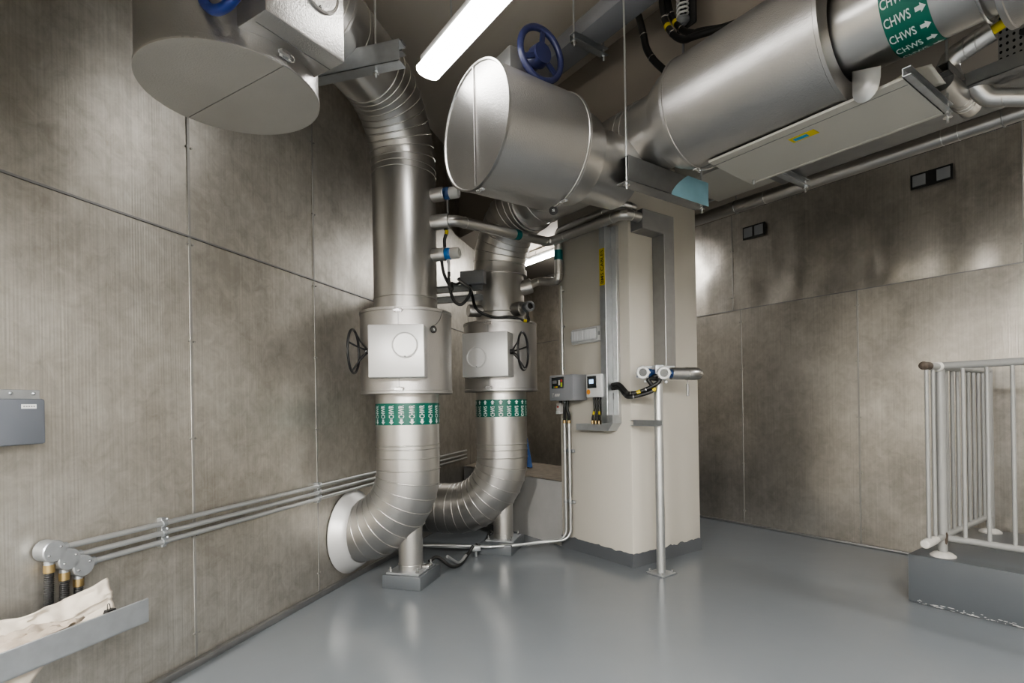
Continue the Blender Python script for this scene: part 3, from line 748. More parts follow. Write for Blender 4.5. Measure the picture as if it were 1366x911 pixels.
# capped stub on its other side
b1 = RB+V((-.75, -.66, 0)).normalized()*.16+Z*1.98; dd = V((-.9, -.42, 0)).normalized()
bm = BM(); lathe(bm, b1, dd, [(0, 0), (.05, 0), (.05, .14), (.046, .146), (0, .146)], 28)
tag(obj('capped_stub', bm, 'clad'), 'short capped metal stub on the CHWS riser, below the strut', 'pipe stub')

# ================================================================= SMALL INSULATED PIPES
def clad_pipe(pts, r, Rf, name, label, cat='pipe', n=3, group=None, beads=True, mat='clad', seg=20):
    t = thing(name, V(pts[0]), label, cat, group); path = fillet(pts, Rf, n)
    bm = BM(); tube(bm, path, r, seg); obj('cladding', bm, mat, t, sharp=22)
    return t, path
def add_beads(t, ps, r):
    bm = BM()
    for p, d in ps: torus(bm, p, d, r+.0008, .0022, 24, 6)
    obj('cladding_bead', bm, 'bead', t)
# from the return riser to the column, round its corner and into the casing
q0 = s0+Z*2.44
A = [q0, q0+N*.16+Z*0, PT(.33, .30, 2.545), PT(.90, .30, 2.535), PT(1.15, .33, 2.53), PT(1.15, .47, 2.535)]
A = [q0, q0+N*.17, PT(.31, .30, 2.55), PT(1.13, .30, 2.545), PT(1.13, .47, 2.545)]
t, pth = clad_pipe(A, .037, .06, 'insulated_pipe', 'thin metal-clad pipe from the CHWR riser to the column, with one teal band', group='thin clad pipes by the column')
bm = BM(); lathe(bm, q0, N, [(0, 0), (.05, 0), (.05, .13), (.045, .138), (.03, .138)], 32); obj('wide_sleeve', bm, 'clad', t)
dA = (A[2]-A[1]).normalized()
bm = BM(); pA_ = A[1]+dA*((A[2]-A[1]).length*.60); cyl(bm, pA_-dA*.03, pA_+dA*.03, .0385, seg=24); obj('marker_band', bm, 'teal', t, 'teal marker band')
add_beads(t, [(A[1]+dA*.1, dA), (A[2]-dA*.08, dA), (A[2]+T*.06, T), (A[3]-T*.1, T), (A[3]-T*.62, T), (A[3]+L*.07, L)], .037)
# from the supply riser, up the column edge and along above the first
B = [RB+V((.9, -.2, 0)).normalized()*.12+Z*2.165, PT(.17, .20, 2.165), PT(.22, .345, 2.25), PT(.365, .345, 2.19), PT(.365, .345, 2.63), PT(1.08, .345, 2.635), PT(1.08, .47, 2.632)]
B = [RB+L*.05+T*.10+Z*2.155, PT(.17, .16, 2.19), PT(.10, .33, 2.275), PT(.365, .345, 2.215), PT(.365, .345, 2.63), PT(1.07, .345, 2.633), PT(1.07, .47, 2.63)]
t, pth = clad_pipe(B, .034, .045, 'insulated_pipe', 'thin metal-clad pipe climbing the column edge from the CHWS riser, teal band', group='thin clad pipes by the column')
bm = BM(); pb = PT(.365, .345, 2.435); cyl(bm, pb-Z*.04, pb+Z*.04, .0355, seg=24); obj('marker_band', bm, 'teal', t, 'teal marker band')
dB = (B[1]-B[0]).normalized(); bm = BM(); lathe(bm, B[0], dB, [(0, 0), (.062, 0), (.062, .17), (.055, .178), (.03, .178)], 32); obj('wide_sleeve', bm, 'clad', t)
add_beads(t, [(PT(.365, .345, 2.28), Z), (PT(.365, .345, 2.54), Z), (PT(.9, .345, 2.632), T), (PT(1.07, .42, 2.631), L)], .034)
# casing on the column that takes both pipes down
bm = BM(); D0, D1 = C1+.003, 1.17
poly = [(.45, 2.60), (.80, 2.60), (.80, 1.47), (.685, 1.47), (.685, 2.455), (.45, 2.455)]
prism(bm, frame(PT(0, 0, 0), L, Z, T), poly, D0, D1)
bmesh.ops.bevel(bm, geom=list(bm.edges), offset=.004, segments=1, affect='EDGES')
tag(obj('pipe_casing', bm, 'galv_dark'), 'L-shaped dark galvanised casing on the column face behind the instrument post', 'casing')

# strut bracket between wall and supply riser, with junction box
FS = frame(PW(4.74, 0, 0), N, -S)
h = thing('strut_bracket', PW(4.74, .3, 2.05), 'grey strut bracket reaching from the wall to the CHWS riser', 'bracket')
for z, f in ((2.16, 0), (2.075, .02)):
    bm = BM(); channel(bm, FS, .012, .75, .045, .05); bmesh.ops.translate(bm, verts=bm.verts, vec=Z*z); obj('strut', bm, 'galv', h)
FJ = frame(PW(4.70, .70, 2.22), N, -S)
h = thing('junction_box', PW(4.7, .7, 2.16), 'grey metal junction box sitting on the strut between the two risers', 'junction box')
bm = BM(); box(bm, FJ, (-.10, 0, -.055), (.10, .07, .05), .006); b_ = obj('body', bm, 'midgrey', h)
bm = BM(); box(bm, FJ, (-.098, .07, -.053), (.098, .076, .048), .003); obj('lid', bm, 'greypl', h)
jp = FJ @ V((-.1, .03, .015))
def cable(pts, r, name, label, group=None, ties=(), mat='black', tiemat='chrome', yellow=()):
    t = thing(name, V(pts[0]), label, 'cable', group); p = spline(pts, 9); bm = BM(); tube(bm, p, r, 12); obj('sheath', bm, mat, t)
    def ringat(f, mat_, ln, nm):
        i = int(f*(len(p)-1)); i = min(max(i, 1), len(p)-2); d = (p[i+1]-p[i-1]).normalized(); bm = BM(); cyl(bm, p[i]-d*ln/2, p[i]+d*ln/2, r*1.12, seg=12); obj(nm, bm, mat_, t)
    for f in ties: ringat(f, tiemat, .008, 'cable_tie')
    for f in yellow: ringat(f, 'yellow', .026, 'yellow_marker')
    return t
g1 = s0+N*.075+Z*2.18; g2 = s0+N*.128+Z*2.07
cable([g1, g1-Z*.10+N*.02, g1-Z*.20+N*.08-S*.02, jp.lerp(g1, .55)-Z*.09, jp-N*.05-Z*.02, jp+N*.01], .0105, 'black_cable', 'outer black cable looping from the lower CHWR transmitter to the strut box', 'black cables by the risers')
cable([g2+Z*.03, g2-Z*.05, g2-Z*.16+N*.03-S*.0, g2-Z*.19+N*.09, g2-Z*.10+N*.15, jp+Z*.015-N*.03, jp+Z*.02+N*.012], .0105, 'black_cable', 'inner black cable looping from the white gland into the strut box', 'black cables by the risers')
cable([s0+N*.10+Z*2.40, s0+N*.115+Z*2.37, s0+N*.10+Z*2.32, s0+N*.10+Z*2.27], .011, 'black_cable', 'short black cable with a yellow mark between the two transmitters of the CHWR pipe', 'black cables by the risers', yellow=(.4,))
k0 = FJ @ V((-.03, .035, .045)); k1 = RB+V((.42, -1, 0)).normalized()*.27+Z*1.915; kend = c-Z*.07
cable([k0, k0-Z*.10+N*.02, k0-Z*.22+N*.08-S*.06, RB+V((-.15, -1, 0)).normalized()*.28+Z*1.905, RB+V((.35, -1, 0)).normalized()*.28+Z*1.905, kend-Z*.045+V((0, -.01, 0)), kend], .0115, 'black_cable', 'black cable drooping across the CHWS riser just above its valve jacket', 'black cables by the risers', yellow=(.80,))

# ================================================================= COLUMN FITTINGS (on the face turned to the risers)
FC = frame(PT(0, CL0+.01, 0), T, Z, -L)      # x = t, y = z, z = out of the face
# trunking with tag
t = thing('cable_trunking', PT(.87, .4, 1.05), 'tall grey cable trunking on the column with a yellow BMS CABLES tag', 'trunking')
bm = BM(); box(bm, FC, (.842, 1.06, 0), (.905, 2.53, .095), .003, 1); obj('trunk', bm, 'galv', t)
bm = BM(); prism(bm, FC, [(.556, 1.0), (.905, 1.0), (.955, 1.06), (.955, 1.12), (.842, 1.12), (.842, 1.05), (.556, 1.05)], 0, .095)
bmesh.ops.recalc_face_normals(bm, faces=bm.faces); obj('bottom_run', bm, 'galv', t)
bm = BM(); box(bm, FC, (.905, 1.10, 0), (.955, 2.53, .03), .002, 1)
for z in [1.15+.12*k for k in range(12)]: cyl(bm, FC @ V((.93, z, .03)), FC @ V((.93, z, .034)), .006, seg=8)
obj('side_flange', bm, 'zinc', t)
bm = BM(); box(bm, FC, (.846, 2.09, .094), (.901, 2.365, .0965)); tg = obj('name_tag', bm, 'yellow', t, 'yellow tag with black upright lettering')
bm = BM(); letters(bm, 'BMS CABLES', .25, .03, lambda x, y: FC @ V((.889-y, 2.102+x, .0975))); obj('lettering', bm, 'black', tg)
# bulkhead emergency light
t = thing('bulkhead_light', PT(.61, .4, 1.69), 'white ribbed rectangular emergency light on the column face', 'light')
bm = BM(); box(bm, FC, (.447, 1.688, 0), (.778, 1.812, .035), .012, 3); obj('base', bm, 'white', t)
bm = BM(); box(bm, FC, (.468, 1.702, .033), (.757, 1.797, .062), .014, 3)
for k in range(9): box(bm, FC, (.49+.03*k, 1.712, .06), (.495+.03*k, 1.787, .064), .001, 1)
obj('lens', bm, 'lens', t)
for x in (.455, .768):
    bm = BM(); box(bm, FC, (x-.006, 1.735, .03), (x+.006, 1.765, .042), .003); obj('clip', bm, 'galv', t)
# controller
t = thing('control_panel', PT(.45, .3, 1.235), 'grey box with small dark keypad mounted at chest height on the column', 'control panel')
bm = BM(); box(bm, FC, (.306, 1.235, 0), (.593, 1.442, .155), .007, 2); obj('enclosure', bm, 'midgrey', t)
bm = BM(); box(bm, FC, (.336, 1.335, .152), (.492, 1.428, .158), .003, 1); kp = obj('keypad', bm, 'dark', t)
def key(parent, x0, x1, y0, y1, mat, nm='key', z=.158):
    bm = BM(); box(bm, FC, (x0, y0, z-.001), (x1, y1, z+.003), .001, 1); obj(nm, bm, mat, parent)
key(kp, .352, .402, 1.375, 1.40, 'greypl', 'screen'); key(kp, .425, .443, 1.36, 1.402, 'offwhite', 'key_column')
key(kp, .453, .471, 1.385, 1.406, 'red'); key(kp, .453, .471, 1.347, 1.380, 'lime'); key(kp, .392, .412, 1.341, 1.352, 'yellow'); key(kp, .376, .389, 1.341, 1.352, 'red'); key(kp, .362, .374, 1.341, 1.352, 'grn')
bm = BM(); flat(bm, [(.342, 1.297), (.368, 1.297), (.362, 1.288), (.355, 1.288), (.355, 1.262), (.350, 1.262), (.350, 1.288)], lambda x, y: FC @ V((x, y, .1565)))
for k, (x, w_) in enumerate(((.372, .018), (.393, .015), (.411, .02))): flat(bm, [(x, 1.27), (x+w_, 1.27), (x+w_+.008, 1.292), (x+.008, 1.292)], lambda a, b: FC @ V((a, b, .1565)))
obj('maker_mark', bm, 'offwhite', t, 'pale emblem under the keypad')
for x in (.345, .40, .43):
    bm = BM(); cyl(bm, FC @ V((x, 1.237, .07)), FC @ V((x, 1.215, .07)), .013, seg=12); obj('gland', bm, 'blackpl' if x != .40 else 'greypl', t)
# blue and white flow transmitter
t = thing('flow_transmitter', PT(.77, .33, 1.26), 'white and blue wall instrument with small lit screen, between grey box and trunking', 'transmitter')
bm = BM(); box(bm, FC, (.715, 1.262, .0), (.885, 1.425, .075), .008); obj('blue_body', bm, 'bluepl', t)
bm = BM(); box(bm, FC, (.70, 1.255, .075), (.865, 1.43, .115), .008); obj('front_cover', bm, 'white', t)
bm = BM(); box(bm, FC, (.715, 1.325, .113), (.815, 1.417, .118), .003, 1); sc_ = obj('display', bm, 'dark', t)
bm = BM(); box(bm, FC, (.74, 1.36, .117), (.785, 1.392, .120), .001, 1); obj('screen', bm, 'lcd', sc_)
bm = BM(); lathe(bm, FC @ V((.727, 1.297, .1155)), -L, [(0, .001), (.020, .001), (.020, -.002)], 20); obj('round_sticker', bm, 'orange', t)
bm = BM(); box(bm, FC, (.80, 1.425, .02), (.90, 1.445, .03), .002); box(bm, FC, (.885, 1.235, .0), (.915, 1.285, .03), .003); obj('mounting_bracket', bm, 'blackpl', t)
for k in range(4): 
    bm = BM(); cyl(bm, FC @ V((.73+.03*k, 1.257, .06)), FC @ V((.73+.03*k, 1.238, .06)), .011, seg=10); obj('gland', bm, 'blackpl', t)
for k in range(4):
    x = .73+.03*k
    cable([FC @ V((x, 1.24, .06)), FC @ V((x-.004*(k-1.5), 1.17, .062)), FC @ V((x+.006*(k-1.5)-.01, 1.10, .06)), FC @ V((.70+.036*k, 1.075, .05))], .0085, 'black_cable', ['black cable nearest the grey box, dropping from the blue instrument', 'second black cable under the blue instrument', 'third black cable under the blue instrument', 'black cable nearest the trunking under the blue instrument'][k], 'cables under the blue instrument', yellow=(.5,) if k in (0, 2) else ())
    bm = BM(); cyl(bm, FC @ V((.70+.036*k, 1.05, .05)), FC @ V((.70+.036*k, 1.078, .05)), .011, seg=10)
    tag(obj('brass_gland', bm, 'brass'), ['brass gland nearest the grey box end of the trunking', 'second brass gland on the short trunking', 'third brass gland on the short trunking', 'brass gland nearest the tall trunking'][k], 'gland', 'glands on the trunking')
# white isolator hanging left of the conduits
t = thing('isolator_switch', PT(.30, .38, 1.13), 'small white switch box on the column edge below the grey box', 'switch')
bm = BM(); box(bm, FC, (.262, 1.14, 0), (.315, 1.215, .05), .006); obj('body', bm, 'offwhite', t)
bm = BM(); box(bm, FC, (.264, 1.125, 0), (.313, 1.15, .056), .004); obj('white_base', bm, 'white', t)
bm = BM(); box(bm, FC, (.28, 1.178, .05), (.297, 1.193, .055), .002); obj('red_button', bm, 'red', t)
bm = BM(); box(bm, FC, (.29, 1.05, 0), (.345, 1.085, .02), .004); tag(obj('blank_plate', bm, 'paint'), 'small cream blanking plate on the column under the white switch', 'plate')
# twin conduits running down the column and along the floor
for k in range(2):
    x = .362+.056*k; y = .045
    lab = ['zinc conduit down the column, the one nearer its edge', 'zinc conduit down the column, the one nearer the trunking'][k]
    t = thing('conduit', PT(x, .4, .3), lab, 'conduit', 'twin conduits on the column')
    zf = .065+.012*k; off = .345-.05*k
    path = [FC @ V((x, 1.05, y)), FC @ V((x, zf+.02, y)), PT(.19+.05*k, off-.02*k, zf), PT(.06+.03*k, -.22-.02*k, zf), PT(-.38, -.63+.05*k, zf)]
    path = [FC @ V((x, 1.05, y)), FC @ V((x, zf+.02, y)), PT(.235+.05*k, .20-.03*k, zf), PT(.19+.03*k, -.02-.03*k, zf), PT(.10+.03*k, -.20-.03*k, zf), PT(-.10, -.44+.0*k, zf), PT(-.33+.05*k, -.66, zf)]
    bm = BM(); tube(bm, fillet(path, [.09]*5, 8), .0115, 14); obj('tube', bm, 'zinc', t)
    for z in (.40, .82):
        bm = BM(); box(bm, FC, (x-.02, z-.012, 0), (x+.02, z+.012, .028), .003); cyl(bm, FC @ V((x, z-.01, y)), FC @ V((x, z+.01, y)), .015, seg=14); obj('saddle', bm, 'galv', t)
    bm = BM(); cyl(bm, FC @ V((x, 1.05, y)), FC @ V((x, 1.075, y)), .015, seg=12); obj('brass_end', bm, 'brass', t)
    cable([FC @ V((.40+.03*k, 1.22, .07)), FC @ V((.395+.03*k, 1.17, .07)), FC @ V((x+.012, 1.11, .055)), FC @ V((x, 1.07, y))], .0125, 'black_cable', ['black cable from the grey box into the conduit nearer the column edge', 'black cable from the grey box into the conduit nearer the trunking'][k], 'cables under the grey box')
# thin conduit up the edge of the column
bm = BM(); tube(bm, [FC @ V((.318, 1.44, .018)), FC @ V((.318, 2.2, .018))], .009, 12)
for z in (1.5, 1.85, 2.15): box(bm, FC, (.30, z, 0), (.336, z+.015, .02), .002)
tag(obj('conduit', bm, 'zinc'), 'thin vertical conduit rising from the grey box up the column edge', 'conduit')

# ================================================================= INSTRUMENT POST in front of the column
PP = V((1.033, 3.808, 0))
t = thing('instrument_post', PP, 'slim galvanised floor post in front of the column carrying two round instruments', 'post')
bm = BM(); tube(bm, [PP+Z*.008, PP+Z*1.47], .0305, 28); obj('post', bm, 'zinc', t)
FP = frame(PP, T, L); bm = BM(); box(bm, FP, (-.075, -.075, 0), (.075, .075, .01), .002, 1); obj('base_plate', bm, 'galv', t)
for sx in (-1, 1):
    for sy in (-1, 1):
        bm = BM(); p = PP+T*.055*sx+L*.055*sy+Z*.01; cyl(bm, p, p+Z*.02, .008, seg=6); obj('anchor_bolt', bm, 'chrome', t)
bm = BM(); channel(bm, frame(PP+Z*1.063-T*.20-L*.035, T, -L), 0, .26, .042, .042); obj('side_strut', bm, 'galv', t)
bm = BM(); box(bm, frame(PP, V((1, .12, 0)), V((-.12, 1, 0))), (-.12, .03, 1.452), (.14, .038, 1.468), .002, 1); box(bm, frame(PP, V((1, .12, 0)), V((-.12, 1, 0))), (-.03, -.035, 1.40), (.03, .035, 1.47), .004); obj('mounting_bracket', bm, 'galv', t)
def round_instrument(c, d, side, label, pipe):
    d = V(d).normalized(); t = thing('pressure_transmitter', c, label, 'transmitter', 'round instruments on the post')
    bm = BM(); lathe(bm, c, d, [(0, -.03), (.038, -.03), (.045, -.02), (.045, .028), (.041, .036), (.028, .036), (.026, .028), (0, .028)], 32)
    for k in range(8):
        a, b = perp(d); an = 2*PI*k/8; p = c+(a*math.cos(an)+b*math.sin(an))*.044; sphere(bm, p, .008, 8, 6)
    hs = obj('housing', bm, 'white', t)
    bm = BM(); lathe(bm, c, d, [(0, .030), (.026, .030), (.026, .02)], 24); obj('window', bm, 'dark', hs)
    bm = BM(); lathe(bm, c, -d, [(0, .025), (.040, .025), (.043, .035), (.043, .06), (.036, .07), (0, .07)], 28); box(bm, frame(c-d*.045, side, Z), (-.02, -.03, -.055), (.03, .03, -.02), .006); obj('blue_body', bm, 'bluepl', t)
    m0 = c-d*.045+V(side)*.03
    bm = BM(); lathe(bm, m0, side, [(0, 0), (.032, 0), (.032, .03), (.026, .035), (.026, .06), (0, .06)], 20); box(bm, frame(m0, side, Z), (.05, -.02, -.03), (.09, .02, .035), .004); obj('manifold', bm, 'bluedk', t)
    bm = BM(); sphere(bm, c-d*.03+V(side)*.02-Z*.058, .012, 10, 8); obj('vent_plug', bm, 'white', t)
    if pipe:
        bm = BM(); p0 = m0+V(side)*.03; lathe(bm, p0, side, [(0, 0), (.042, 0), (.044, .008), (.044, .13), (.046, .135), (.046, .20), (.040, .235), (.022, .255), (0, .262)], 32); torus(bm, p0+V(side)*.13, side, .0455, .0025, 32, 6); obj('clad_line', bm, 'clad', t)
    return t
sd = V((.95, .30, 0)).normalized()
i1 = PT(1.24, .345, 1.415); i2 = PP+V((.02, -.075, 1.408))
round_instrument(i1, (-.25, -1, 0), sd, 'white and blue round instrument on the post, the one nearer the trunking', False)
round_instrument(i2, (-.2, -1, 0), sd, 'white and blue round instrument at the post top, metal-clad line behind it', True)
bm = BM(); p = PP+V((.215, .02, 1.335)); cyl(bm, p, p-Z*.085, .009, seg=12); cyl(bm, p, p+Z*.04, .003, seg=8)
tag(obj('hanging_weight', bm, 'galv_dark'), 'thin dark rod hanging below the clad line of the post instruments', 'rod')
tr = FC @ V((.955, 1.345, .05)); tr2 = FC @ V((.955, 1.318, .05))
cable([tr-T*.04, tr+T*.03, tr+T*.12-Z*.06-L*.02, PT(1.14, .33, 1.275), PT(1.2, .36, 1.285), i1+V((.10, 0, -.075)), i1+V((.115, .01, -.02)), i1+V((.075, .03, -.03))], .0145, 'black_cable', 'black flexible cable from the trunking to the nearer round instrument on the post', 'cables to the post instruments', ties=(.45, .62), yellow=(.56,))
cable([tr2-T*.04, tr2+T*.03, tr2+T*.10-Z*.05-L*.02, PT(1.13, .32, 1.25), PT(1.21, .36, 1.262), PT(1.27, .42, 1.30), i2+V((-.10, .02, -.04)), i2+V((-.01, .045, -.035))], .0145, 'black_cable', 'black flexible cable from trunking to the round instrument at the post top', 'cables to the post instruments', ties=(.5,), yellow=(.72,))

# ================================================================= LEFT WALL FITTINGS
cz = [.710, .668, .630]; cs = [2.016, 2.066, 2.115]; nn_ = ['upper', 'middle', 'lower']
for k in range(3):
    t = thing('wall_conduit', PW(cs[k], 0, cz[k]-.3), ['topmost of three long grey conduits on the metal wall, with its round box', 'middle of three long grey conduits on the metal wall, with its round box', 'lowest of three long grey conduits on the metal wall, with its round box'][k], 'conduit', 'conduits along the metal wall')
    n0 = .03
    bm = BM(); tube(bm, [PW(cs[k]+.03, n0, cz[k]), PW(6.2, n0, cz[k]+.006)], .0115, 14); obj('tube', bm, 'zinc', t)
    bm = BM(); lathe(bm, PW(cs[k], .008, cz[k]), N, [(0, 0), (.039, 0), (.039, .05), (.036, .054), (0, .054)], 32); cyl(bm, PW(cs[k]+.03, n0, cz[k]), PW(cs[k]+.06, n0, cz[k]), .017, seg=14); cyl(bm, PW(cs[k], n0, cz[k]-.03), PW(cs[k], n0, cz[k]-.055), .015, seg=14); jb = obj('round_box', bm, 'galv', t)
    for sg in (-1, 1):
        bm = BM(); sphere(bm, PW(cs[k]+.02*sg, .062, cz[k]+.012*sg), .005, 8, 6); obj('lid_screw', bm, 'galv_dark', jb)
    bm = BM(); cyl(bm, PW(cs[k], n0, cz[k]-.05), PW(cs[k], n0, cz[k]-.078), .0175, seg=16); obj('brass_gland', bm, 'brass', t)
    bm = BM(); pts = spline([PW(cs[k], n0, cz[k]-.075), PW(cs[k]-.004, n0+.002, cz[k]-.16), PW(cs[k]-.006, n0+.002, cz[k]-.22), PW(cs[k]-.008, n0+.002, [.40, .42, .43][k])], 24)
    tube(bm, pts, [.0155 if i % 2 else .0135 for i in range(len(pts))], 12); obj('flexible_hose', bm, 'black', t)
    for s_ in (2.475, 3.57, 4.7):
        bm = BM(); box(bm, FW, (.002, s_-.012, cz[k]-.024), (.032, s_+.012, cz[k]+.024), .002, 1); cyl(bm, PW(s_-.01, n0, cz[k]), PW(s_+.01, n0, cz[k]), .015, seg=14)
        sphere(bm, PW(s_, .05, cz[k]+.02), .006, 8, 6); obj('saddle', bm, 'galv', t)
# grey box at the picture's edge
t = thing('wall_box', PW(1.9, 0, 1.09), 'slate grey box on a perforated back plate fixed to the metal wall', 'enclosure')
bm = BM(); box(bm, FW, (.004, 1.70, 1.10), (.008, 2.01, 1.285), .001, 1)
for s_ in (1.78, 1.85, 1.92, 1.99): sphere(bm, PW(s_, .009, 1.272), .006, 8, 6)
obj('back_plate', bm, 'galv', t)
bm = BM(); box(bm, FW, (.008, 1.68, 1.095), (.075, 1.985, 1.252), .008, 2); obj('enclosure', bm, 'greybox', t)
bm = BM(); box(bm, FW, (.075, 1.91, 1.218), (.0765, 1.955, 1.233)); lb = obj('label_strip', bm, 'white', t, 'small white label strip')
bm = BM()
for k in range(5): box(bm, FW, (.0765, 1.915+.0075*k, 1.2235), (.077, 1.920+.0075*k, 1.2275))
obj('faint_print', bm, 'greypl', lb)
# galvanised channel low in the corner, on a short wall bracket, with masking paper in it
t = thing('galvanised_channel', PW(1.8, .1, .37), 'galvanised steel channel low along the metal wall, masking paper stuffed in it', 'channel')
bm = BM(); box(bm, FW, (.192, .6, .38), (.2, 2.257, .472), .002, 1); box(bm, FW, (.10, .6, .38), (.2, 2.257, .386), .001, 1)
for s_ in (1.72, 1.2): cyl(bm, PW(s_, .2, .405), PW(s_, .207, .405), .014, seg=6)
obj('flange', bm, 'galv', t)
for s_ in (.9, 1.55):
    bm = BM(); box(bm, FW, (.004, s_-.02, .365), (.195, s_+.02, .380), .002, 1); obj('wall_bracket', bm, 'galv', t)
def paper1(i, j):
    s_ = 1.45+.735*i; top = .515+.065*max(0, i-.78)/.22*.55+.012*noise.noise(V((i*9, 3, 0)))+.015
    if i > .97: s_ -= .02*(1-j)
    z = .385+(top-.385)*j
    n = .186-.105*j**.8+.014*noise.noise(V((i*7, j*5, 1)))+.008*noise.noise(V((i*19, j*13, 4)))*1.3
    return PW(s_, max(.056, min(.187, n)), z)
bm = BM(); sheet(bm, paper1, 60, 26); tag(obj('masking_paper', bm, 'paper', solid=.0015), 'crumpled sheet of cream masking paper leaning on the wall behind the channel', 'paper')
def paper2(i, j):
    s_ = 1.62+.36*i+.05*j; n = .13+.05*j+.012*noise.noise(V((i*8, j*6, 7)))
    z = .405+.055*i+.045*(1-j)*math.sin(PI*i)+.016*noise.noise(V((i*11, j*7, 2)))
    return PW(s_, min(.186, n), z+.02)
bm = BM(); sheet(bm, paper2, 30, 10); tag(obj('masking_paper', bm, 'paperdk', solid=.0015), 'stained brown scrap of masking paper lying in the channel', 'paper')
def paper3(i, j):
    s_ = 1.5+.42*i*(1-.42*j); n = .16-.03*j+.006*noise.noise(V((i*6, j*6, 9)))
    return PW(s_, n, .374-.22*j+.006*noise.noise(V((i*5, j*3, 2))))
bm = BM(); sheet(bm, paper3, 24, 14); tag(obj('masking_paper', bm, 'paper', solid=.0015), 'flap of cream masking paper hanging below the channel', 'paper')
t = thing('foldback_clip', PW(2.13, .17, .46), 'small black clip pinching the paper at the channel edge', 'clip')
bm = BM(); prism(bm, frame(PW(2.13, .165, .455), S, Z, N), [(-.02, 0), (.02, 0), (.014, .016), (-.014, .016)], -.010, .010); obj('body', bm, 'blackpl', t)
bm = BM(); tube(bm, fillet([PW(2.12, .165, .470), PW(2.122, .163, .492), PW(2.130, .163, .492), PW(2.132, .165, .470)], .003, 4), .0014, 8); obj('wire_handle', bm, 'blackpl', t)

# ================================================================= OVERHEAD ON THE FAR SIDE
# shallow cream tray hung under the main
TR = [(2.10, -.20), (2.10, .285), (2.965, .285), (2.965, -.215)]
t = thing('drip_tray', PT(2.5, .2, 2.47), 'long shallow cream tray under the huge clad cylinder, with blue and yellow sticker', 'tray')
bm = BM(); prism(bm, FT, [(2.04, -.035), (2.01, .42), (2.925, .425), (2.925, -.035)], 2.474, 2.486); obj('pan', bm, 'traypan', t)
bm = BM(); box(bm, FT, (2.02, .405, 2.47), (2.925, .425, 2.52), .002, 1); obj('side_lip', bm, 'traypan', t)
bm = BM(); channel(bm, frame(PT(2.928, -.06, 2.488), L, T), 0, .49, .03, .035); obj('end_channel', bm, 'galv', t)
bm = BM(); box(bm, FT, (2.03, .02, 2.4725), (2.92, .024, 2.4745)); obj('seam', bm, 'galv_dark', t)
bm = BM(); box(bm, FT, (2.41, .068, 2.472), (2.53, .125, 2.4745)); sk = obj('sticker', bm, 'yellow', t, 'blue and yellow sticker')
bm = BM(); box(bm, FT, (2.425, .082, 2.471), (2.49, .112, 2.4725)); obj('sticker_field', bm, 'cyan', sk)
rod(t, PT(2.945, .40, 2.46), LC); rod(t, PT(2.05, .38, 2.49), LC, False)
# cable ladder beyond the tray
t = thing('cable_tray', PT(2.2, .5, 2.6), 'dark steel cable tray running behind the cream tray toward the column', 'cable tray')
bm = BM(); box(bm, FT, (1.95, .52, 2.60), (4.5, .525, 2.66)); box(bm, FT, (1.95, .90, 2.60), (4.5, .905, 2.66)); box(bm, FT, (1.95, .52, 2.60), (4.5, .905, 2.604)); obj('tray_bed', bm, 'galv_dark', t)
bm = BM(); channel(bm, frame(PT(2.05, .46, 2.575), L, T), 0, .5, .04, .042); obj('support_arm', bm, 'galv', t); rod(t, PT(2.07, .94, 2.56), LC)
for k in range(4):
    bm = BM(); tube(bm, spline([PT(1.85, .58+.07*k, 2.63+.02*(k % 2)), PT(2.4, .58+.07*k, 2.622), PT(3.4, .57+.07*k, 2.625), PT(4.5, .58+.07*k, 2.622)], 6), .015, 10)
    tag(obj('black_cable', bm, 'black'), 'black cable lying in the dark cable tray behind the cream tray', 'cable', 'cables in the tray')
# slim pipe along the right
bm_pts = [PT(.55, 1.5, 2.795), PT(5.9, 1.5, 2.785)]
t, _ = clad_pipe(bm_pts, .048, .05, 'insulated_pipe', 'slim straight metal-clad pipe running overhead before the dented metal wall', group=None, seg=28)
add_beads(t, [(PT(x, 1.5, 2.79), T) for x in (1.5, 2.62, 2.7, 3.9)], .048)
for x in (1.25, 2.9):
    rd = BM(); torus(rd, PT(x, 1.5, 2.79), T, .052, .004, 28, 6); cyl(rd, PT(x, 1.5, 2.84), PT(x, 1.5, LC-.001), .004, seg=8); obj('pipe_clip', rd, 'galv_dark', t)
bm = BM(); tube(bm, fillet([PT(.8, 1.36, 3.04), PT(.8, 1.36, 2.86), PT(1.45, 1.36, 2.86), PT(1.45, 1.36, 3.04)], .03, 5), .01, 10); tag(obj('conduit', bm, 'zinc'), 'thin conduit loop just above the slim pipe, beside the column', 'conduit')
bm = BM(); box(bm, FT, (1.22, .75, 2.80), (1.75, 1.30, 2.98), .01); tag(obj('air_duct', bm, 'traypan'), 'pale duct end above the blue-wrapped hanger, against the column', 'duct')

# cluster of small pipes past the CHWS band
r_ = .043
P1 = [PT(3.14, .42, 2.785), PT(2.93, .42, 2.735), PT(2.955, .46, 2.60), PT(2.955, .58, 2.575)]
t = thing('insulated_pipe', PT(2.95, .42, 2.6), 'short metal-clad pipe with angled bends and capped end, behind the CHWS band', 'pipe')
bm = BM(); tube(bm, fillet([PT(3.09, .45, 2.762), PT(2.925, .45, 2.715), PT(2.945, .48, 2.61)], .05, 3), r_, 24)
for p, d in ((PT(3.0, .45, 2.7365), T), (PT(3.04, .45, 2.748), T), (PT(2.938, .47, 2.645), -Z)): torus(bm, p, d, r_+.0005, .0025, 24, 6)
obj('upper_limb', bm, 'clad', t)
bm = BM(); lathe(bm, PT(2.94, .35, 2.59), L, [(0, .004), (r_-.002, .004), (r_, 0), (r_+.001, .1), (r_+.001, .35), (r_, .39), (.03, .415), (0, .42)], 28)
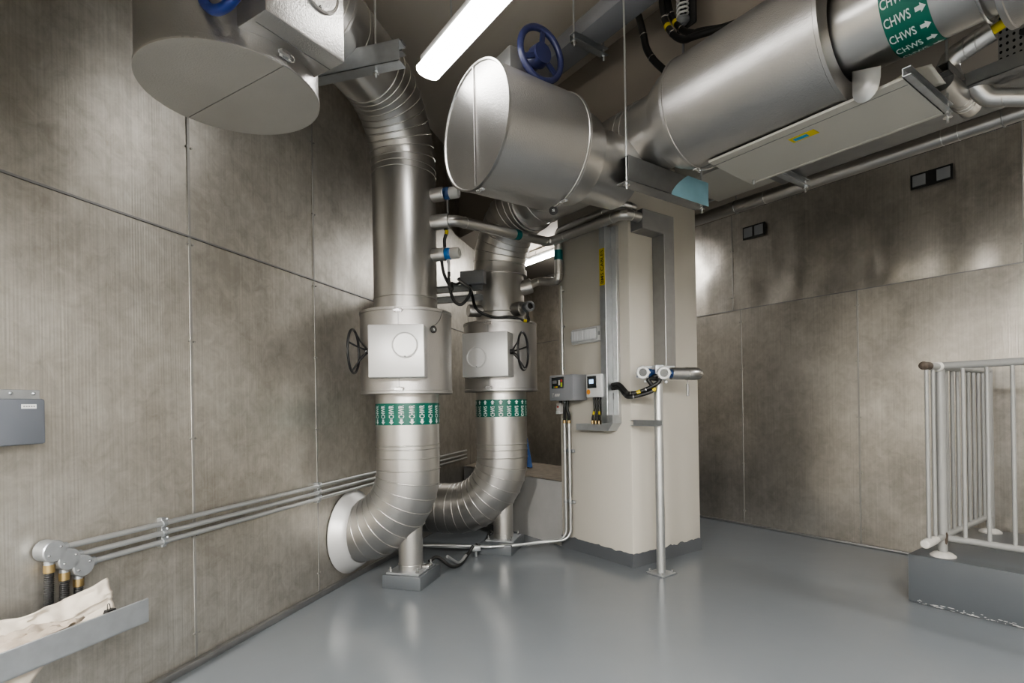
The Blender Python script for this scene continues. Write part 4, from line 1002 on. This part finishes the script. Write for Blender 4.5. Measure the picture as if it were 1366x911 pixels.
for l in (.24, .28, .31): torus(bm, PT(2.94, .35+l, 2.59), L, r_+.001, .0025, 28, 6)
obj('capped_limb', bm, 'clad', t)
bm = BM(); tube(bm, fillet([PT(2.98, .56, 2.65), PT(3.03, .62, 2.56), PT(3.25, .76, 2.50), PT(4.6, .80, 2.5)], .05, 3), .038, 24)
for p, d in ((PT(3.08, .65, 2.547), T), (PT(3.15, .70, 2.527), T)): torus(bm, p, d, .039, .0025, 24, 6)
tag(obj('insulated_pipe', bm, 'clad'), 'metal-clad branch pipe bending toward the frame edge above the slim straight pipe', 'pipe')
bm = BM(); tube(bm, [PT(2.78, .36, 2.60), PT(2.93, .40, 2.61)], .045, 24); torus(bm, PT(2.80, .365, 2.6015), T, .045, .003, 24, 6)
tag(obj('pipe_stub', bm, 'clad'), 'stout metal-clad pipe piece between tray end and capped bend', 'pipe stub')
def card(i, j): return PT(2.80+.16*i+.02*j, .16+.10*j, 2.585-.075*j*(1-.25*i)+.012*math.sin(PI*i))
bm = BM(); sheet(bm, card, 8, 8); tag(obj('bent_plate', bm, 'traypan', solid=.002), 'cream bent plate hanging under the slanted CHWS band', 'plate')
bm = BM(); tube(bm, spline([PT(2.84, .22, 2.60), PT(2.86, .27, 2.535), PT(2.90, .30, 2.53), PT(2.93, .30, 2.58)], 8), .014, 10); tag(obj('black_cable', bm, 'black'), 'thick black cable loop under the bent cream plate', 'cable')
bm = BM(); channel(bm, frame(PT(2.98, .30, 2.62), L, -T), 0, .55, .04, .04)
tag(obj('strut_bracket', bm, 'galv_dark'), 'dark strut behind the capped bend, above the tray end', 'bracket')
bm = BM(); tube(bm, [PT(3.085, .45, 2.761), PT(3.22, .45, 2.80)], .02, 14); tag(obj('yellow_tube', bm, 'yellow'), 'short yellow tube tucked behind the overhead pipe near the frame edge', 'tube')
t = thing('perforated_panel', PT(3.4, .62, 2.6), 'dark perforated metal panel with an oval mark, behind the small pipes', 'panel')
bm = BM(); box(bm, FT, (3.07, .62, 2.60), (3.9, .626, 3.0)); obj('sheet', bm, 'perf', t)
FO = frame(PT(3.19, .617, 2.785), T, Z, -L); bm = BM(); prism(bm, FO, [(.05*math.cos(2*PI*k/28), .022*math.sin(2*PI*k/28)) for k in range(28)], 0, .004); ov = obj('oval_mark', bm, 'blackpl', t)
bm = BM(); letters(bm, 'BFT', .055, .022, lambda x, y: FO @ V((x-.03, y-.011, .005))); obj('lettering', bm, 'lettering', ov)
# grey cable duct high above the drum with its bracket, cables and spring hanger
HOSE0, HOSE1, HOSE2 = [(1.424, 3.732), (1.465, 3.65), (1.499, 3.522), (1.532, 3.395), (1.622, 3.255)], [(1.627, 3.708), (1.636, 3.602), (1.657, 3.508), (1.71, 3.405), (1.783, 3.332), (1.865, 3.308)], [(1.63, 3.732), (1.634, 3.646), (1.666, 3.549), (1.73, 3.444), (1.807, 3.381), (1.873, 3.357)]
t = thing('cable_duct', PT(1.8, -.15, 3.5), 'straight grey cable duct slanting under the ceiling behind the navy handwheel', 'cable duct')
bm = BM(); box(bm, FT, (.6, -.25, 3.50), (4.5, -.07, 3.60), .004); obj('duct', bm, 'midgrey', t)
bm = BM(); channel(bm, frame(PT(1.255, -.30, 3.475), L, T), 0, .29, .05, .045); bk = obj('cross_bracket', bm, 'galv', t); rod(t, PT(1.28, -.285, 3.46), HC); rod(t, PT(1.28, -.03, 3.46), HC)
cl = [(1.262, .12, 3.62), (1.30, .22, 3.70), (1.34, .26, 3.55), (1.39, .26, 3.40), (1.47, .22, 3.30), (1.6, .1, 3.25)]
cable([PT(HOSE0[0][0]-.03, -.06, HOSE0[0][1]+.03)]+[PT(a, .1, b) for a, b in HOSE0]+[PT(1.75, .1, 3.13), PT(1.95, .1, 3.11)], .021, 'black_cable', 'black hose dropping from the cable duct behind the huge clad cylinder', 'hoses above the overhead pipe', ties=(.45, .65))
for k in range(2):
    cable([PT(a, .12+.06*k, b) for a, b in (HOSE1, HOSE2)[k]]+[PT(2.1+.05*k, .14+.06*k, 3.25), PT(2.5, .15+.06*k, 3.15)], .019, 'black_cable', ['outer of two yellow-marked black hoses looping above the clad cylinder', 'inner of two yellow-marked black hoses looping above the clad cylinder'][k], 'hoses above the overhead pipe', ties=(.25, .42), yellow=(.34,))
t = thing('spring_hanger', PT(1.78, .1, 3.4), 'black bracket with white coil spring hanging above the clad cylinder', 'hanger')
ph = PT(1.72, .20, 3.50)
bm = BM(); box(bm, frame(ph, T, L), (-.07, .03, -.02), (.07, .045, .30), .01); box(bm, frame(ph, T, L), (-.07, -.06, .22), (.07, .045, .235), .003); obj('housing', bm, 'blackpl', t)
bm = BM(); tube(bm, [ph+V((.032*math.cos(a), .032*math.sin(a), .03+.019*a/(2*PI)*1.4)) for a in [2*PI*k/16 for k in range(0, 97)]], .006, 8); obj('coil_spring', bm, 'white', t)
bm = BM(); lathe(bm, ph, Z, [(0, -.01), (.02, -.01), (.04, .01), (.04, .025), (0, .025)], 20); cyl(bm, ph-Z*.01, ph-Z*.4, .007, seg=10); obj('spring_cup', bm, 'greypl', t)

# openings with blanking plates in the right wall
def opening(t0, t1, z0, z1, label, gap):
    t = thing('wall_opening', PT((t0+t1)/2, RW, z0), label, 'wall opening', 'plated openings high in the dented wall')
    FRo = FT; bm = BM(); box(bm, FRo, (t0, RW-.022, z0), (t1, RW-.014, z1)); obj('dark_recess', bm, 'black', t)
    w_ = (t1-t0-gap)/2-.02
    for a in (t0+.014, t1-.014-w_):
        bm = BM(); box(bm, FRo, (a, RW-.028, z0+.014), (a+w_, RW-.022, z1-.014), .002, 1); obj('blanking_plate', bm, 'greypl', t)
opening(.815, 1.035, 2.765, 2.885, 'small plated double opening high in the dented wall, near the column', .01)
opening(2.19, 2.448, 2.79, 2.90, 'wider plated double opening high in the dented wall, over the railing', .055)

# ================================================================= RAILING
t = thing('guard_railing', PT(2.65, 1.276, .285), 'painted grey steel guard railing around the corner of the low platform', 'railing')
p0 = PT(2.65, 1.276, .285)
def post(p, nm='post'):
    bm = BM(); tube(bm, [p, p+Z*1.10], .0245, 24); o = obj(nm, bm, 'rail', t)
    bm = BM(); lathe(bm, p, Z, [(0, 0), (.062, 0), (.062, .008), (.045, .022), (.026, .03), (.0, .03)], 28); obj('post_foot', bm, 'pale', o)
post(p0); pe = PT(2.65, 2.20, .285); post(pe)
post(PT(4.35, 1.276, .285))
bm = BM(); tube(bm, [PT(2.65, 1.276, 1.39), PT(4.4, 1.276, 1.39)], .021, 20); obj('top_rail', bm, 'rail', t)
bm = BM(); tube(bm, [PT(2.65, 1.02, 1.385), PT(2.65, 1.14, 1.385), PT(2.65, 2.22, 1.385)], .021, 20); obj('top_rail', bm, 'rail', t)
bm = BM(); sphere(bm, PT(2.65, 1.02, 1.385), .023, 14, 10); cyl(bm, PT(2.65, 1.015, 1.385), PT(2.65, 1.10, 1.385), .0225, seg=18); obj('rail_end', bm, 'rust', t, 'bare dark rail end')
bm = BM(); tube(bm, [PT(2.68, 1.276, .395), PT(4.4, 1.276, .395)], .019, 20); obj('bottom_rail', bm, 'rail', t)
bm = BM(); tube(bm, [PT(2.65, 1.02, .40), PT(2.65, 2.20, .40)], .019, 20); obj('bottom_rail', bm, 'rail', t)
bm = BM(); lathe(bm, PT(2.65, 1.0, .40), L, [(0, -.012), (.022, -.004), (.026, .01), (.024, .14), (.02, .17)], 20); obj('bottom_rail_end', bm, 'pale', t, 'chipped pale end of the bottom rail')
bm = BM(); sphere(bm, PT(2.65, 1.24, 1.385), .03, 14, 10); obj('weld', bm, 'pale', t)
bm = BM(); prism(bm, frame(p0-V((0, .0247, 0))+V((.002, 0, .11)), V((1, 0, 0)), Z), [(-.008, -.03), (-.001, -.036), (.006, -.022), (.004, 0), (.009, .02), (.002, .036), (-.004, .03), (-.003, .008), (-.009, -.01)], .0005, .0025); obj('rust_patch', bm, 'rust', t)
for k in range(1, 16):
    bm = BM(); tube(bm, [PT(2.65+.105*k, 1.276, .395), PT(2.65+.105*k, 1.276, 1.385)], .0105, 12); obj('baluster', bm, 'rail', t)
for l in (1.06, 1.16, 1.376, 1.476, 1.576, 1.676, 1.776, 1.876, 1.976, 2.076):
    bm = BM(); tube(bm, [PT(2.65, l, .40), PT(2.65, l, 1.38)], .0105, 12); obj('baluster', bm, 'rail', t)

# ================================================================= LOOSE THINGS
def bag(i, j):
    w_ = .11*(1-.75*j); x = -.79+.02*j+(i-.5)*w_*2*.7
    return PT(x, .82+.05*math.sin(PI*i)*(-1)*(1-j*.6)+.012*noise.noise(V((i*6, j*6, 0))), .562+.29*j)
bm = BM()
seg = 14
for sgn in (1, -1): sheet(bm, (lambda i, j: PT(-.77+(i-.5)*.20*(1-.8*j)+.01, .83-sgn*.05*math.sin(PI*i)*(1-.7*j), .562+.30*j+.01*noise.noise(V((i*7, j*4, sgn))))), 12, 10)
bmesh.ops.remove_doubles(bm, verts=bm.verts, dist=.004)
t = tag(obj('plastic_bag', bm, 'bag'), 'blue and white plastic bag propped on the concrete upstand behind the CHWS riser', 'bag')
bm = BM(); sheet(bm, lambda i, j: PT(-.77+(i-.5)*.10+.03, .776-.003*math.sin(PI*i), .57+.11*j+.01*noise.noise(V((i*5, j*4, 3)))), 8, 6); obj('white_panel', bm, 'white', t, 'white printed lower part')
# dark flexible cables on the floor by the plinths
cable([PT(.33, -.86, .12), PT(.30, -.78, .13), PT(.31, -.68, .05), PT(.22, -.55, .018), PT(.12, -.42, .05), PT(.10, -.36, .10)], .013, 'black_cable', 'black cable lying on the floor from the nearer grey block', 'cables on the floor')
cable([PT(.05, -.30, .09), PT(.0, -.2, .06), PT(-.06, -.12, .1), PT(-.05, -.1, .15), PT(-.02, -.10, .14)], .013, 'black_cable', 'black cable curling up onto the farther grey block', 'cables on the floor')
bm = BM(); FXX = frame(PT(.06, -.31, .065), (T*.4+L).normalized(), Z.cross((T*.4+L).normalized())); box(bm, FXX, (-.035, -.025, -.02), (.035, .025, .022), .006); cyl(bm, FXX @ V((0, 0, -.065)), FXX @ V((0, 0, -.02)), .01, seg=8)
tag(obj('conduit_box', bm, 'galv'), 'small galvanised conduit box between the two grey blocks', 'junction box')
bm = BM(); tube(bm, spline([PT(.30, -.70, .12), PT(.22, -.56, .03), PT(.14, -.45, .05)], 8), .012, 10); tag(obj('flexible_conduit', bm, 'zinc'), 'short shiny flexible conduit lying beside the black floor cable', 'conduit')
bm = BM(); box(bm, F1, (.085, -.02, .103), (.135, .05, .125), .004); tag(obj('cable_clamp', bm, 'chrome'), 'shiny clamp on top of the nearer grey block', 'clamp')

# ================================================================= WORLD, CAMERA
w = bpy.data.worlds.new('World'); scene.world = w; w.use_nodes = True
w.node_tree.nodes['Background'].inputs[0].default_value = (.02, .02, .02, 1)
roll = .0167
cam = bpy.data.cameras.new('Camera'); co = bpy.data.objects.new('Camera', cam); COL.objects.link(co)
cam.sensor_width = 36; cam.lens = 36*720/1366; cam.shift_y = (541.4-455.5)/1366; cam.clip_start = .05
rx = V((math.cos(roll), 0, -math.sin(roll))); ux = V((math.sin(roll), 0, math.cos(roll))); bx_ = V((0, -1, 0))
co.matrix_world = Matrix(((rx.x, ux.x, bx_.x, 0), (rx.y, ux.y, bx_.y, 0), (rx.z, ux.z, bx_.z, 1.2), (0, 0, 0, 1)))
scene.camera = co
scene.view_settings.view_transform = 'AgX'
scene.view_settings.look = 'AgX - Medium High Contrast'
scene.view_settings.exposure = .95
scene.cycles.max_bounces = 10; scene.cycles.diffuse_bounces = 6; scene.cycles.glossy_bounces = 6
scene.cycles.sample_clamp_indirect = 2.5; scene.cycles.caustics_reflective = False
scene.cycles.use_denoising = True
